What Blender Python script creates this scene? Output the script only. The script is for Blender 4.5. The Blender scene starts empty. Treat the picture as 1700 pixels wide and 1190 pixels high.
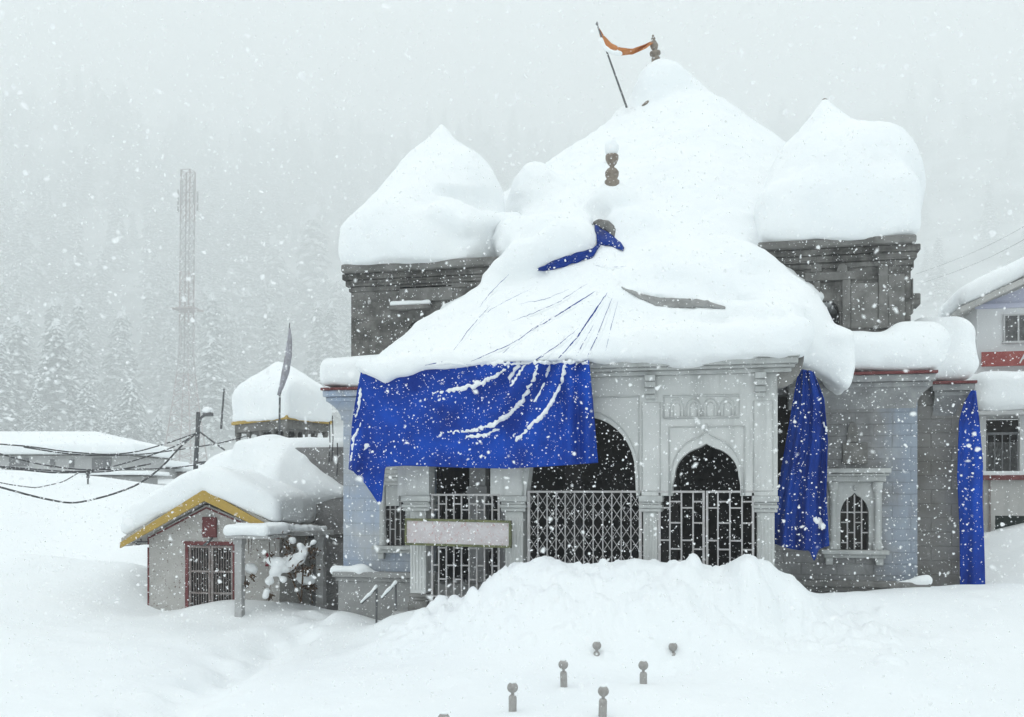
import bpy, math, random
import numpy as np
from mathutils import Vector, Matrix
from mathutils.bvhtree import BVHTree
from mathutils.geometry import tessellate_polygon

random.seed(7)
RNG = np.random.default_rng(7)
scene = bpy.context.scene
COL = scene.collection

# ------------------------------------------------------------------ camera, sky, sun, exposure
EYE = 2.0                       # eye height above the temple plinth (metres)
F = 1650.0                      # focal length in photo pixels (photo is 1700 wide)
HZ = 820.0                      # photo row of the eye level
TH = math.radians(12.4)         # the facade lies along X; the camera looks a little to the left of its normal
CT, ST = math.cos(TH), math.sin(TH)

cam_d = bpy.data.cameras.new('camera')
cam = bpy.data.objects.new('camera', cam_d)
COL.objects.link(cam)
cam.location = (0, 0, EYE)
cam.rotation_euler = (math.radians(90), 0, TH)
cam_d.sensor_width = 36.0
cam_d.lens = 36.0 * F / 1700.0
cam_d.shift_y = (HZ - 595.0) / 1700.0
cam_d.clip_start = 0.05
cam_d.clip_end = 9000
cam_d.dof.use_dof = True
cam_d.dof.focus_distance = 17.0
cam_d.dof.aperture_fstop = 4.0
scene.camera = cam

SUN_EL, SUN_AZ = math.radians(58), math.radians(205)     # high, behind the viewer's left shoulder, veiled by cloud
world = bpy.data.worlds.new('World')
scene.world = world
world.use_nodes = True
nt = world.node_tree
nt.nodes.clear()
sky = nt.nodes.new('ShaderNodeTexSky')
sky.sky_type = 'NISHITA'
sky.sun_disc = False
sky.sun_elevation = SUN_EL
sky.sun_rotation = SUN_AZ
hsv = nt.nodes.new('ShaderNodeHueSaturation')
hsv.inputs['Saturation'].default_value = 0.0
mixw = nt.nodes.new('ShaderNodeMix')
mixw.data_type = 'RGBA'
mixw.inputs['Factor'].default_value = 0.88
OVERCAST = (9.6, 9.95, 10.2, 1)
mixw.inputs['B'].default_value = OVERCAST
tcw = nt.nodes.new('ShaderNodeTexCoord')
sep = nt.nodes.new('ShaderNodeSeparateXYZ')
mr = nt.nodes.new('ShaderNodeMapRange')                  # overcast sky: brightest overhead
mr.inputs['From Min'].default_value = 0.0
mr.inputs['From Max'].default_value = 1.0
mr.inputs['To Min'].default_value = 0.70
mr.inputs['To Max'].default_value = 1.95
mul = nt.nodes.new('ShaderNodeMath'); mul.operation = 'MULTIPLY'
mul.inputs[1].default_value = 0.10
bg = nt.nodes.new('ShaderNodeBackground')
wo = nt.nodes.new('ShaderNodeOutputWorld')
L = nt.links.new
L(sky.outputs['Color'], hsv.inputs['Color'])
L(hsv.outputs['Color'], mixw.inputs['A'])
L(tcw.outputs['Generated'], sep.inputs[0])
L(sep.outputs['Z'], mr.inputs['Value'])
L(mr.outputs['Result'], mul.inputs[0])
L(mixw.outputs['Result'], bg.inputs['Color'])
L(mul.outputs[0], bg.inputs['Strength'])
L(bg.outputs[0], wo.inputs['Surface'])

sun_d = bpy.data.lights.new('sun', 'SUN')
sun_d.energy = 1.3
sun_d.angle = math.radians(25)
sun_d.color = (1.0, 0.985, 0.96)
sun = bpy.data.objects.new('sun', sun_d)
COL.objects.link(sun)
_sd = Vector((math.sin(SUN_AZ) * math.cos(SUN_EL), math.cos(SUN_AZ) * math.cos(SUN_EL), math.sin(SUN_EL)))
sun.rotation_euler = _sd.to_track_quat('Z', 'Y').to_euler()
sun.location = _sd * 100

scene.view_settings.view_transform = 'Standard'
scene.view_settings.look = 'None'
scene.view_settings.exposure = 0.02
scene.view_settings.gamma = 1
scene.cycles.max_bounces = 8
scene.cycles.diffuse_bounces = 5
scene.cycles.volume_bounces = 5
scene.cycles.caustics_reflective = False
scene.cycles.caustics_refractive = False

# ------------------------------------------------------------------ helpers: rays of the photo
def ray(px, py):
    a, b = (px - 850.0) / F, (HZ - py) / F
    return np.array([a * CT - ST, a * ST + CT, b])
def atZ(px, py, d):
    r = ray(px, py) * d
    return Vector((r[0], r[1], r[2] + EYE))
def onY(px, py, Y):
    r = ray(px, py)
    return atZ(px, py, Y / r[1])
def depth_at(x, y):
    return y * CT - x * ST
def zof(py, px, Y):
    return onY(px, py, Y).z
def xof(px, Y):
    return onY(px, HZ, Y).x

# ------------------------------------------------------------------ helpers: objects
def tag(o, label=None, cat=None, group=None, kind=None):
    if label: o['label'] = label
    if cat: o['category'] = cat
    if group: o['group'] = group
    if kind: o['kind'] = kind
    return o
def empty(name, loc=(0, 0, 0), rz=0.0, parent=None):
    o = bpy.data.objects.new(name, None)
    o.empty_display_size = 0.3
    o.location = loc
    o.rotation_euler = (0, 0, rz)
    COL.objects.link(o)
    if parent: attach(o, parent)
    return o
def wmat(o):
    m = Matrix.LocRotScale(o.location, o.rotation_euler, o.scale)
    if o.parent: m = wmat(o.parent) @ o.matrix_parent_inverse @ m
    return m
def attach(o, parent):
    """parent without moving: meshes are modelled in world space"""
    o.parent = parent
    o.matrix_parent_inverse = wmat(parent).inverted()
    return o

class MB:
    def __init__(self): self.v, self.f = [], []
    def add(self, vs, fs):
        n = len(self.v)
        self.v += [tuple(p) for p in vs]
        self.f += [tuple(i + n for i in f) for f in fs]
        return self
    def box(self, x0, x1, y0, y1, z0, z1):
        v = [(x, y, z) for z in (z0, z1) for y in (y0, y1) for x in (x0, x1)]
        return self.add(v, [(0, 2, 3, 1), (4, 5, 7, 6), (0, 1, 5, 4), (2, 6, 7, 3), (0, 4, 6, 2), (1, 3, 7, 5)])
    def hexa(self, b, t):
        return self.add(list(b) + list(t), [(3, 2, 1, 0), (4, 5, 6, 7)] + [(i, (i + 1) % 4, 4 + (i + 1) % 4, 4 + i) for i in range(4)])
    def bar(self, p, q, w, d, up=(0, -1, 0)):
        p, q = Vector(p), Vector(q)
        a = (q - p).normalized(); u = Vector(up)
        s = a.cross(u)
        if s.length < 1e-4: u = Vector((1, 0, 0)); s = a.cross(u)
        s.normalize(); u = s.cross(a).normalized()
        s *= w / 2; u *= d / 2
        return self.hexa([p - s - u, p + s - u, p + s + u, p - s + u], [q - s - u, q + s - u, q + s + u, q - s + u])
    def tube(self, pts, r, n=8, caps=True):
        pts = [Vector(p) for p in pts]
        rs = r if isinstance(r, (list, tuple, np.ndarray)) else [r] * len(pts)
        vs, fs = [], []
        prev = None
        for i, p in enumerate(pts):
            t = (pts[min(i + 1, len(pts) - 1)] - pts[max(i - 1, 0)])
            if t.length < 1e-9: t = Vector((0, 0, 1))
            t.normalize()
            if prev is None:
                ref = Vector((0, 0, 1)) if abs(t.z) < 0.9 else Vector((1, 0, 0))
                s = t.cross(ref).normalized()
            else:
                s = prev - t * prev.dot(t)
                if s.length < 1e-6: s = t.orthogonal()
                s.normalize()
            prev = s
            u = t.cross(s)
            for k in range(n):
                a = 2 * math.pi * k / n
                vs.append(p + (s * math.cos(a) + u * math.sin(a)) * rs[i])
        for i in range(len(pts) - 1):
            for k in range(n):
                fs.append((i * n + k, i * n + (k + 1) % n, (i + 1) * n + (k + 1) % n, (i + 1) * n + k))
        if caps:
            fs.append(tuple(range(n - 1, -1, -1)))
            fs.append(tuple(range((len(pts) - 1) * n, len(pts) * n)))
        return self.add(vs, fs)
    def lathe(self, prof, c, n=16, axis=None):
        """prof: list of (radius, height); axis: optional tilt direction"""
        c = Vector(c)
        R = Matrix.Identity(3) if axis is None else Vector(axis).to_track_quat('Z', 'Y').to_matrix()
        vs, fs = [], []
        for r, h in prof:
            for k in range(n):
                a = 2 * math.pi * k / n
                vs.append(c + R @ Vector((r * math.cos(a), r * math.sin(a), h)))
        for i in range(len(prof) - 1):
            for k in range(n):
                fs.append((i * n + k, i * n + (k + 1) % n, (i + 1) * n + (k + 1) % n, (i + 1) * n + k))
        fs.append(tuple(range(n - 1, -1, -1)))
        fs.append(tuple(range((len(prof) - 1) * n, len(prof) * n)))
        return self.add(vs, fs)
    def plate(self, outline, y0, y1, holes=()):
        """flat profile in XZ (list of (x, z)), extruded from y0 (front) to y1"""
        loops = [list(outline)] + [list(h) for h in holes]
        tris = tessellate_polygon([[Vector((x, z, 0)) for x, z in l] for l in loops])
        flat = [p for l in loops for p in l]
        n = len(flat)
        vs = [(x, y0, z) for x, z in flat] + [(x, y1, z) for x, z in flat]
        fs = []
        for t in tris:
            a, b, c = [Vector(flat[i]) for i in t]
            if (b - a).cross(c - a) < 0: t = (t[0], t[2], t[1])
            fs.append(tuple(t)); fs.append(tuple(i + n for i in reversed(t)))
        k = 0
        for li, l in enumerate(loops):
            m = len(l)
            area = sum(l[i][0] * l[(i + 1) % m][1] - l[(i + 1) % m][0] * l[i][1] for i in range(m))
            for i in range(m):
                q = (k + i, k + (i + 1) % m, k + (i + 1) % m + n, k + i + n)
                rev = (area > 0) if li == 0 else (area < 0)
                fs.append(tuple(reversed(q)) if rev else q)
            k += m
        return self.add(vs, fs)
    def grid(self, P):
        """P: rows x cols x 3"""
        P = np.asarray(P); r, c = P.shape[:2]
        fs = [(i * c + j, i * c + j + 1, (i + 1) * c + j + 1, (i + 1) * c + j) for i in range(r - 1) for j in range(c - 1)]
        return self.add(P.reshape(-1, 3).tolist(), fs)
    def mesh(self, name):
        me = bpy.data.meshes.new(name)
        me.from_pydata(self.v, [], self.f)
        return me
    def build(self, name, m, parent=None, smooth=False, bevel=0.0, solid=0.0):
        me = self.mesh(name)
        me.materials.append(m)
        if smooth:
            me.polygons.foreach_set('use_smooth', [True] * len(me.polygons))
        o = bpy.data.objects.new(name, me)
        COL.objects.link(o)
        if bevel:
            b = o.modifiers.new('bevel', 'BEVEL'); b.width = bevel; b.segments = 2; b.limit_method = 'ANGLE'
        if solid:
            s = o.modifiers.new('solid', 'SOLIDIFY'); s.thickness = solid; s.offset = 0
        if parent: attach(o, parent)
        return o

def np_mesh(name, V, Q, m, parent=None, smooth=True):
    me = bpy.data.meshes.new(name)
    V = np.asarray(V, dtype=np.float32); Q = np.asarray(Q, dtype=np.int32)
    k = Q.shape[1]
    me.vertices.add(len(V)); me.vertices.foreach_set('co', V.ravel())
    me.loops.add(Q.size); me.loops.foreach_set('vertex_index', Q.ravel())
    me.polygons.add(len(Q))
    me.polygons.foreach_set('loop_start', np.arange(0, Q.size, k, dtype=np.int32))
    me.polygons.foreach_set('loop_total', np.full(len(Q), k, dtype=np.int32))
    me.update(calc_edges=True); me.validate()
    if smooth: me.polygons.foreach_set('use_smooth', np.ones(len(me.polygons), dtype=bool))
    if isinstance(m, (list, tuple)):
        for x in m: me.materials.append(x)
    else: me.materials.append(m)
    o = bpy.data.objects.new(name, me)
    COL.objects.link(o)
    if parent: attach(o, parent)
    return o

# ------------------------------------------------------------------ materials
def mat(name, col, col2=None, scale=3.0, rough=0.8, bump=0.0, bscale=None, detail=6, ramp=(0.35, 0.65), spots=None, metal=0.0, brick=None, spec=0.3, streak=None, wash=None):
    """two-tone noise material; spots=(colour, scale, threshold); brick=(w, h, mortar, strength); streak=(colour, amount)"""
    m = bpy.data.materials.new(name); m.use_nodes = True
    t = m.node_tree; N = t.nodes; K = t.links.new
    p = N['Principled BSDF']
    p.inputs['Roughness'].default_value = rough
    p.inputs['Metallic'].default_value = metal
    p.inputs['Specular IOR Level'].default_value = spec
    tc = N.new('ShaderNodeTexCoord')
    out = None
    def noise(sc, det=6, rough_=0.6, vec=None):
        n = N.new('ShaderNodeTexNoise'); n.inputs['Scale'].default_value = sc; n.inputs['Detail'].default_value = det
        n.inputs['Roughness'].default_value = rough_
        K(vec or tc.outputs['Object'], n.inputs['Vector'])
        return n.outputs['Fac']
    def remap(src, a, b):
        r = N.new('ShaderNodeMapRange'); r.inputs['From Min'].default_value = a; r.inputs['From Max'].default_value = b
        K(src, r.inputs['Value']); return r.outputs['Result']
    def mix(fac, A, B):
        x = N.new('ShaderNodeMix'); x.data_type = 'RGBA'
        if isinstance(fac, float): x.inputs['Factor'].default_value = fac
        else: K(fac, x.inputs['Factor'])
        for s, v in (('A', A), ('B', B)):
            if isinstance(v, tuple): x.inputs[s].default_value = v if len(v) == 4 else v + (1,)
            else: K(v, x.inputs[s])
        return x.outputs['Result']
    c = col
    if col2 is not None:
        c = mix(remap(noise(scale, detail), *ramp), col, col2)
    if wash:   # paint wash fading in along X: (colour, x0, x1)
        sx = N.new('ShaderNodeSeparateXYZ'); K(tc.outputs['Object'], sx.inputs[0])
        nn = noise(2.2, 6)
        aa = N.new('ShaderNodeMath'); aa.operation = 'MULTIPLY_ADD'; aa.inputs[1].default_value = 0.9
        K(nn, aa.inputs[0]); K(sx.outputs['X'], aa.inputs[2])
        f1 = remap(aa.outputs[0], wash[1] + .45, wash[2] + .45)
        ml = N.new('ShaderNodeMath'); ml.operation = 'MULTIPLY'; ml.inputs[1].default_value = wash[3]
        K(f1, ml.inputs[0]); c = mix(ml.outputs[0], c, wash[0])
    h = None
    if streak:
        mp = N.new('ShaderNodeMapping'); mp.inputs['Scale'].default_value = (1, 1, 0.12)
        K(tc.outputs['Object'], mp.inputs['Vector'])
        c = mix(remap(noise(4.0, 5, 0.65, mp.outputs['Vector']), 0.5, 0.5 + streak[1]), c, streak[0])
    if brick:
        s = N.new('ShaderNodeSeparateXYZ'); K(tc.outputs['Object'], s.inputs[0])
        cb = N.new('ShaderNodeCombineXYZ')
        ad = N.new('ShaderNodeMath'); ad.operation = 'ADD'
        K(s.outputs['X'], ad.inputs[0]); K(s.outputs['Y'], ad.inputs[1])
        K(ad.outputs[0], cb.inputs['X']); K(s.outputs['Z'], cb.inputs['Y'])
        b = N.new('ShaderNodeTexBrick'); K(cb.outputs[0], b.inputs['Vector'])
        b.inputs['Scale'].default_value = 1.0
        b.inputs['Brick Width'].default_value = brick[0]; b.inputs['Row Height'].default_value = brick[1]
        b.inputs['Mortar Size'].default_value = brick[2]; b.inputs['Mortar Smooth'].default_value = 0.3
        b.inputs['Color1'].default_value = (1, 1, 1, 1); b.inputs['Color2'].default_value = (.82, .82, .84, 1); b.inputs['Mortar'].default_value = (.68, .68, .68, 1)
        x = N.new('ShaderNodeMix'); x.data_type = 'RGBA'; x.blend_type = 'MULTIPLY'; x.inputs['Factor'].default_value = brick[3]
        if isinstance(c, tuple): x.inputs['A'].default_value = c if len(c) == 4 else c + (1,)
        else: K(c, x.inputs['A'])
        K(b.outputs['Color'], x.inputs['B'])
        c = x.outputs['Result']
        h = b.outputs['Fac']
    if spots:
        c = mix(remap(noise(spots[1], 3, 0.7), spots[2], spots[2] + 0.03), c, spots[0])
    if isinstance(c, tuple): p.inputs['Base Color'].default_value = c if len(c) == 4 else c + (1,)
    else: K(c, p.inputs['Base Color'])
    if bump:
        bp = N.new('ShaderNodeBump'); bp.inputs['Strength'].default_value = bump; bp.inputs['Distance'].default_value = 0.03
        src = noise(bscale or scale * 4, 8, 0.65)
        if h is not None:
            sb = N.new('ShaderNodeMath'); sb.operation = 'SUBTRACT'; K(src, sb.inputs[0]); K(h, sb.inputs[1]); src = sb.outputs[0]
        K(src, bp.inputs['Height']); K(bp.outputs['Normal'], p.inputs['Normal'])
    return m

SNOWC = (0.86, 0.885, 0.90)
M = {}
M['snow'] = mat('fresh_snow', SNOWC, (0.89, 0.905, 0.91), scale=0.8, rough=0.9, bump=0.35, bscale=14, spec=0.15)
M['snow_ground'] = mat('ground_snow', SNOWC, (0.88, 0.90, 0.91), scale=0.6, rough=0.9, bump=0.5, bscale=9, spec=0.15)
M['flake'] = mat('snowflake', (0.95, 0.955, 0.96), rough=0.9, spec=0.0)
_t = M['flake'].node_tree
_df = _t.nodes.new('ShaderNodeBsdfDiffuse'); _df.inputs['Color'].default_value = (0.97, 0.975, 0.98, 1)
_tr = _t.nodes.new('ShaderNodeBsdfTranslucent'); _tr.inputs['Color'].default_value = (0.97, 0.975, 0.98, 1)
_ms = _t.nodes.new('ShaderNodeMixShader'); _ms.inputs[0].default_value = 0.5
_t.links.new(_df.outputs[0], _ms.inputs[1]); _t.links.new(_tr.outputs[0], _ms.inputs[2])
_t.links.new(_ms.outputs[0], _t.nodes['Material Output'].inputs['Surface'])
W = (0.90, 0.91, 0.92)
M['plaster'] = mat('grey_white_paint', (0.53, 0.54, 0.53), (0.60, 0.605, 0.595), scale=2.2, rough=0.75, bump=0.25, bscale=18, streak=((0.33, 0.34, 0.335), 0.35))
M['trim'] = mat('carved_paint', (0.43, 0.44, 0.435), (0.52, 0.53, 0.52), scale=4, rough=0.7, bump=0.2, bscale=25, streak=((0.28, 0.285, 0.28), 0.4))
M['blue_wall'] = mat('pale_blue_wash', (0.38, 0.46, 0.60), (0.50, 0.52, 0.54), scale=1.1, rough=0.8, bump=0.4, bscale=12, brick=(0.62, 0.24, 0.012, 0.55), streak=((0.36, 0.37, 0.38), 0.3))
M['block_wall'] = mat('stone_block_wall', (0.22, 0.22, 0.22), (0.37, 0.372, 0.37), scale=1.6, rough=0.85, bump=0.7, bscale=14, brick=(0.6, 0.2, 0.010, 0.6), streak=((0.19, 0.19, 0.19), 0.35), wash=((0.31, 0.375, 0.47), 2.40, 2.85, 0.62))
M['block_plain'] = mat('grey_stone_moulding', (0.23, 0.235, 0.24), (0.36, 0.365, 0.365), scale=2.6, rough=0.85, bump=0.6, bscale=14, streak=((0.19, 0.19, 0.19), 0.35))
M['block_blue'] = mat('stone_block_blue_wash', (0.27, 0.34, 0.45), (0.32, 0.34, 0.37), scale=1.6, rough=0.85, bump=0.6, bscale=14, brick=(0.6, 0.2, 0.012, 0.8))
M['brown_wall'] = mat('brown_stone_wall', (0.20, 0.19, 0.175), (0.29, 0.285, 0.275), scale=1.4, rough=0.85, bump=0.6, bscale=14, brick=(0.7, 0.26, 0.012, 0.7))
M['stone'] = mat('dark_weathered_stone', (0.075, 0.073, 0.068), (0.25, 0.243, 0.23), scale=2.6, rough=0.9, bump=1.0, bscale=9, streak=((0.045, 0.044, 0.043), 0.3), brick=(0.9, 0.36, 0.008, 0.35))
M['stone_light'] = mat('weathered_stone', (0.14, 0.137, 0.13), (0.25, 0.245, 0.235), scale=3.0, rough=0.9, bump=0.8, bscale=12)
M['base_stone'] = mat('pale_base_stone', (0.27, 0.27, 0.265), (0.37, 0.37, 0.365), scale=2.0, rough=0.85, bump=0.5, bscale=14)
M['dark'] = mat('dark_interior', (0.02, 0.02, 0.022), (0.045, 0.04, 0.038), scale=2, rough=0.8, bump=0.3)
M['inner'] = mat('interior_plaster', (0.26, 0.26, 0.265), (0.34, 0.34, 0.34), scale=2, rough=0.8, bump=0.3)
M['iron'] = mat('pale_painted_iron', (0.50, 0.49, 0.50), (0.40, 0.38, 0.37), scale=9, rough=0.5, bump=0.15, spec=0.5)
M['red_trim'] = mat('dark_red_paint', (0.12, 0.028, 0.03), (0.19, 0.065, 0.065), scale=6, rough=0.6)
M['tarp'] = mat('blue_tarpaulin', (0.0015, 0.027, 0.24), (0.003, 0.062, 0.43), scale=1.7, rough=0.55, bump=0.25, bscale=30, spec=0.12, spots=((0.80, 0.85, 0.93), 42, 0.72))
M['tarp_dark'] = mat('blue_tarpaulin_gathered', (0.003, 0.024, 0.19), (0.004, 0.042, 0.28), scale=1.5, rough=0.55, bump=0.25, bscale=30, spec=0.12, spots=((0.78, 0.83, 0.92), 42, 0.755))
M['yellow'] = mat('yellow_fascia_paint', (0.46, 0.31, 0.075), (0.40, 0.27, 0.07), scale=5, rough=0.6, bump=0.1, spots=(W, 30, 0.71))
M['concrete'] = mat('grey_concrete', (0.20, 0.195, 0.195), (0.30, 0.295, 0.29), scale=2.5, rough=0.9, bump=0.7, bscale=16, spots=(W, 14, 0.72))
M['post'] = mat('white_post_paint', (0.46, 0.46, 0.46), (0.36, 0.355, 0.35), scale=5, rough=0.7, bump=0.3)
M['metal'] = mat('dark_galvanised', (0.10, 0.105, 0.11), (0.16, 0.16, 0.165), scale=8, rough=0.5, metal=0.3, bump=0.1)
M['brass'] = mat('weathered_brass', (0.20, 0.165, 0.135), (0.30, 0.26, 0.22), scale=12, rough=0.5, metal=0.4, bump=0.3, spots=(W, 30, 0.70))
M['bollard'] = mat('bollard_grey_paint', (0.30, 0.285, 0.27), (0.40, 0.385, 0.37), scale=14, rough=0.7, bump=0.3, spots=(W, 40, 0.72))
M['cable'] = mat('black_cable', (0.05, 0.052, 0.055), (0.09, 0.09, 0.095), scale=9, rough=0.6, spots=(W, 6, 0.60))

# ------------------------------------------------------------------ snow as signed-distance volumes, meshed with surface nets
class Vol:
    def __init__(self, lo, hi, h):
        self.h = h
        self.lo = np.array(lo, dtype=np.float32)
        n = np.ceil((np.array(hi) - np.array(lo)) / h).astype(int) + 1
        self.n = n
        self.x = (self.lo[0] + h * np.arange(n[0], dtype=np.float32))[:, None, None]
        self.y = (self.lo[1] + h * np.arange(n[1], dtype=np.float32))[None, :, None]
        self.z = (self.lo[2] + h * np.arange(n[2], dtype=np.float32))[None, None, :]
        self.d = np.full(n, 5.0, dtype=np.float32)
    def ell(self, c, r):
        qx, qy, qz = (self.x - c[0]) / r[0], (self.y - c[1]) / r[1], (self.z - c[2]) / r[2]
        k = np.sqrt(qx * qx + qy * qy + qz * qz)
        return (k - 1) * min(r)
    def cap(self, a, b, ra, rb):
        a, b = np.array(a, dtype=np.float32), np.array(b, dtype=np.float32)
        ab = b - a; L2 = float(ab @ ab) + 1e-9
        t = ((self.x - a[0]) * ab[0] + (self.y - a[1]) * ab[1] + (self.z - a[2]) * ab[2]) / L2
        t = np.clip(t, 0, 1)
        return np.sqrt((self.x - a[0] - t * ab[0]) ** 2 + (self.y - a[1] - t * ab[1]) ** 2 + (self.z - a[2] - t * ab[2]) ** 2) - (ra + (rb - ra) * t)
    def rbox(self, lo, hi, r):
        c = [(l + h_) / 2 for l, h_ in zip(lo, hi)]; e = [(h_ - l) / 2 - r for l, h_ in zip(lo, hi)]
        qx, qy, qz = np.abs(self.x - c[0]) - e[0], np.abs(self.y - c[1]) - e[1], np.abs(self.z - c[2]) - e[2]
        return np.sqrt(np.maximum(qx, 0) ** 2 + np.maximum(qy, 0) ** 2 + np.maximum(qz, 0) ** 2) + np.minimum(np.maximum(np.maximum(qx, qy), qz), 0) - r
    def cone(self, apex, slope, rmax, zmin, rnd=0.3):
        r = np.sqrt((self.x - apex[0]) ** 2 + (self.y - apex[1]) ** 2)
        d = (r - slope * (apex[2] - self.z)) / math.sqrt(1 + slope * slope)
        d = smax(d, r - rmax, rnd)
        return np.maximum(d, zmin - self.z)
    def plane(self, p, n):
        n = np.array(n, dtype=np.float32); n /= np.linalg.norm(n)
        return (self.x - p[0]) * n[0] + (self.y - p[1]) * n[1] + (self.z - p[2]) * n[2]
    def add(self, d, k=0.25):
        self.d = smin(self.d, d.astype(np.float32), k); return self
    def cut(self, d, k=0.1):
        self.d = smax(self.d, -d, k); return self
    def clip(self, d, k=0.1):
        self.d = smax(self.d, d, k); return self
    def noise(self, amp, cell, seed=0):
        rg = np.random.default_rng(seed)
        out = self.d
        m = [max(3, int(math.ceil(n * self.h / cell)) + 3) for n in self.n]
        g = rg.uniform(-1, 1, m).astype(np.float32)
        for ax in range(3):
            t = np.arange(self.n[ax]) * self.h / cell
            i = t.astype(int); f = (t - i); f = (f * f * (3 - 2 * f)).astype(np.float32)
            sh = [1, 1, 1]; sh[ax] = -1
            f = f.reshape(sh)
            g = np.take(g, i, axis=ax) * (1 - f) + np.take(g, i + 1, axis=ax) * f
        self.d = out + amp * g
        return self
    def hit(self, px, py):
        """first point of the surface on the ray through a photo point"""
        r = ray(px, py); t = np.arange(8, 32, 0.02)
        P = r[None] * t[:, None] + np.array([0, 0, EYE])
        I = np.round((P - self.lo) / self.h).astype(int)
        ok = ((I >= 0) & (I < self.n)).all(1)
        I2 = I[ok]; q = np.where(self.d[I2[:, 0], I2[:, 1], I2[:, 2]] < 0)[0]
        return Vector(P[ok][q[0]]) if len(q) else Vector(P[len(P) // 2])
    def mesh(self, name, m, parent=None, minz=None):
        V, Q = surface_nets(self.d, self.lo, self.h)
        return np_mesh(name, V, Q, m, parent)

def smin(a, b, k):
    if k <= 0: return np.minimum(a, b)
    h = np.maximum(k - np.abs(a - b), 0) / k
    return np.minimum(a, b) - h * h * k * 0.25
def smax(a, b, k): return -smin(-a, -b, k)

def surface_nets(D, lo, h):
    ins = D < 0
    nx, ny, nz = D.shape
    cnt = np.zeros((nx - 1, ny - 1, nz - 1), dtype=np.int8)
    for i in (0, 1):
        for j in (0, 1):
            for k in (0, 1):
                cnt += ins[i:nx - 1 + i, j:ny - 1 + j, k:nz - 1 + k]
    act = np.argwhere((cnt > 0) & (cnt < 8))
    idx = np.full(cnt.shape, -1, dtype=np.int32)
    idx[act[:, 0], act[:, 1], act[:, 2]] = np.arange(len(act))
    acc = np.zeros((len(act), 3)); num = np.zeros(len(act))
    cs = [(0, 0, 0), (1, 0, 0), (0, 1, 0), (1, 1, 0), (0, 0, 1), (1, 0, 1), (0, 1, 1), (1, 1, 1)]
    val = [D[act[:, 0] + c[0], act[:, 1] + c[1], act[:, 2] + c[2]] for c in cs]
    for a in range(8):
        for ax in range(3):
            if cs[a][ax] == 0:
                b = a + (1, 2, 4)[ax]
                va, vb = val[a], val[b]
                mk = (va < 0) != (vb < 0)
                t = np.where(mk, va / np.where(mk, va - vb, 1), 0)
                p = np.array(cs[a], dtype=float)[None, :].repeat(len(act), 0)
                p[:, ax] += t
                acc[mk] += p[mk]; num[mk] += 1
    V = (act + acc / np.maximum(num, 1)[:, None]) * h + lo
    quads = []
    for ax in range(3):
        sl0 = [slice(None)] * 3; sl1 = [slice(None)] * 3
        sl0[ax] = slice(0, -1); sl1[ax] = slice(1, None)
        a, b = ins[tuple(sl0)], ins[tuple(sl1)]
        for flip, mk in ((False, a & ~b), (True, ~a & b)):
            e = np.argwhere(mk)
            o1, o2 = [(1, 2), (2, 0), (0, 1)][ax]
            ok = (e[:, o1] > 0) & (e[:, o2] > 0) & (e[:, o1] < D.shape[o1] - 1) & (e[:, o2] < D.shape[o2] - 1)
            e = e[ok]
            def at(d1, d2):
                q = e.copy(); q[:, o1] += d1; q[:, o2] += d2
                return idx[q[:, 0], q[:, 1], q[:, 2]]
            q = np.stack([at(-1, -1), at(0, -1), at(0, 0), at(-1, 0)], 1)
            if flip: q = q[:, ::-1]
            quads.append(q)
    Q = np.concatenate(quads)
    Q = Q[(Q >= 0).all(1)]
    return V, Q

def bvh_of(objs):
    vs, fs = [], []
    for o in objs:
        n = len(vs); mw = wmat(o)
        vs += [mw @ v.co for v in o.data.vertices]
        fs += [tuple(i + n for i in p.vertices) for p in o.data.polygons]
    return BVHTree.FromPolygons(vs, fs)
def cast(bvh, px, py):
    d = Vector(ray(px, py)).normalized()
    loc, nrm, i, dist = bvh.ray_cast(Vector((0, 0, EYE)), d)
    if loc is None: return None, None
    if nrm.dot(d) > 0: nrm = -nrm
    return loc, nrm

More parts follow.
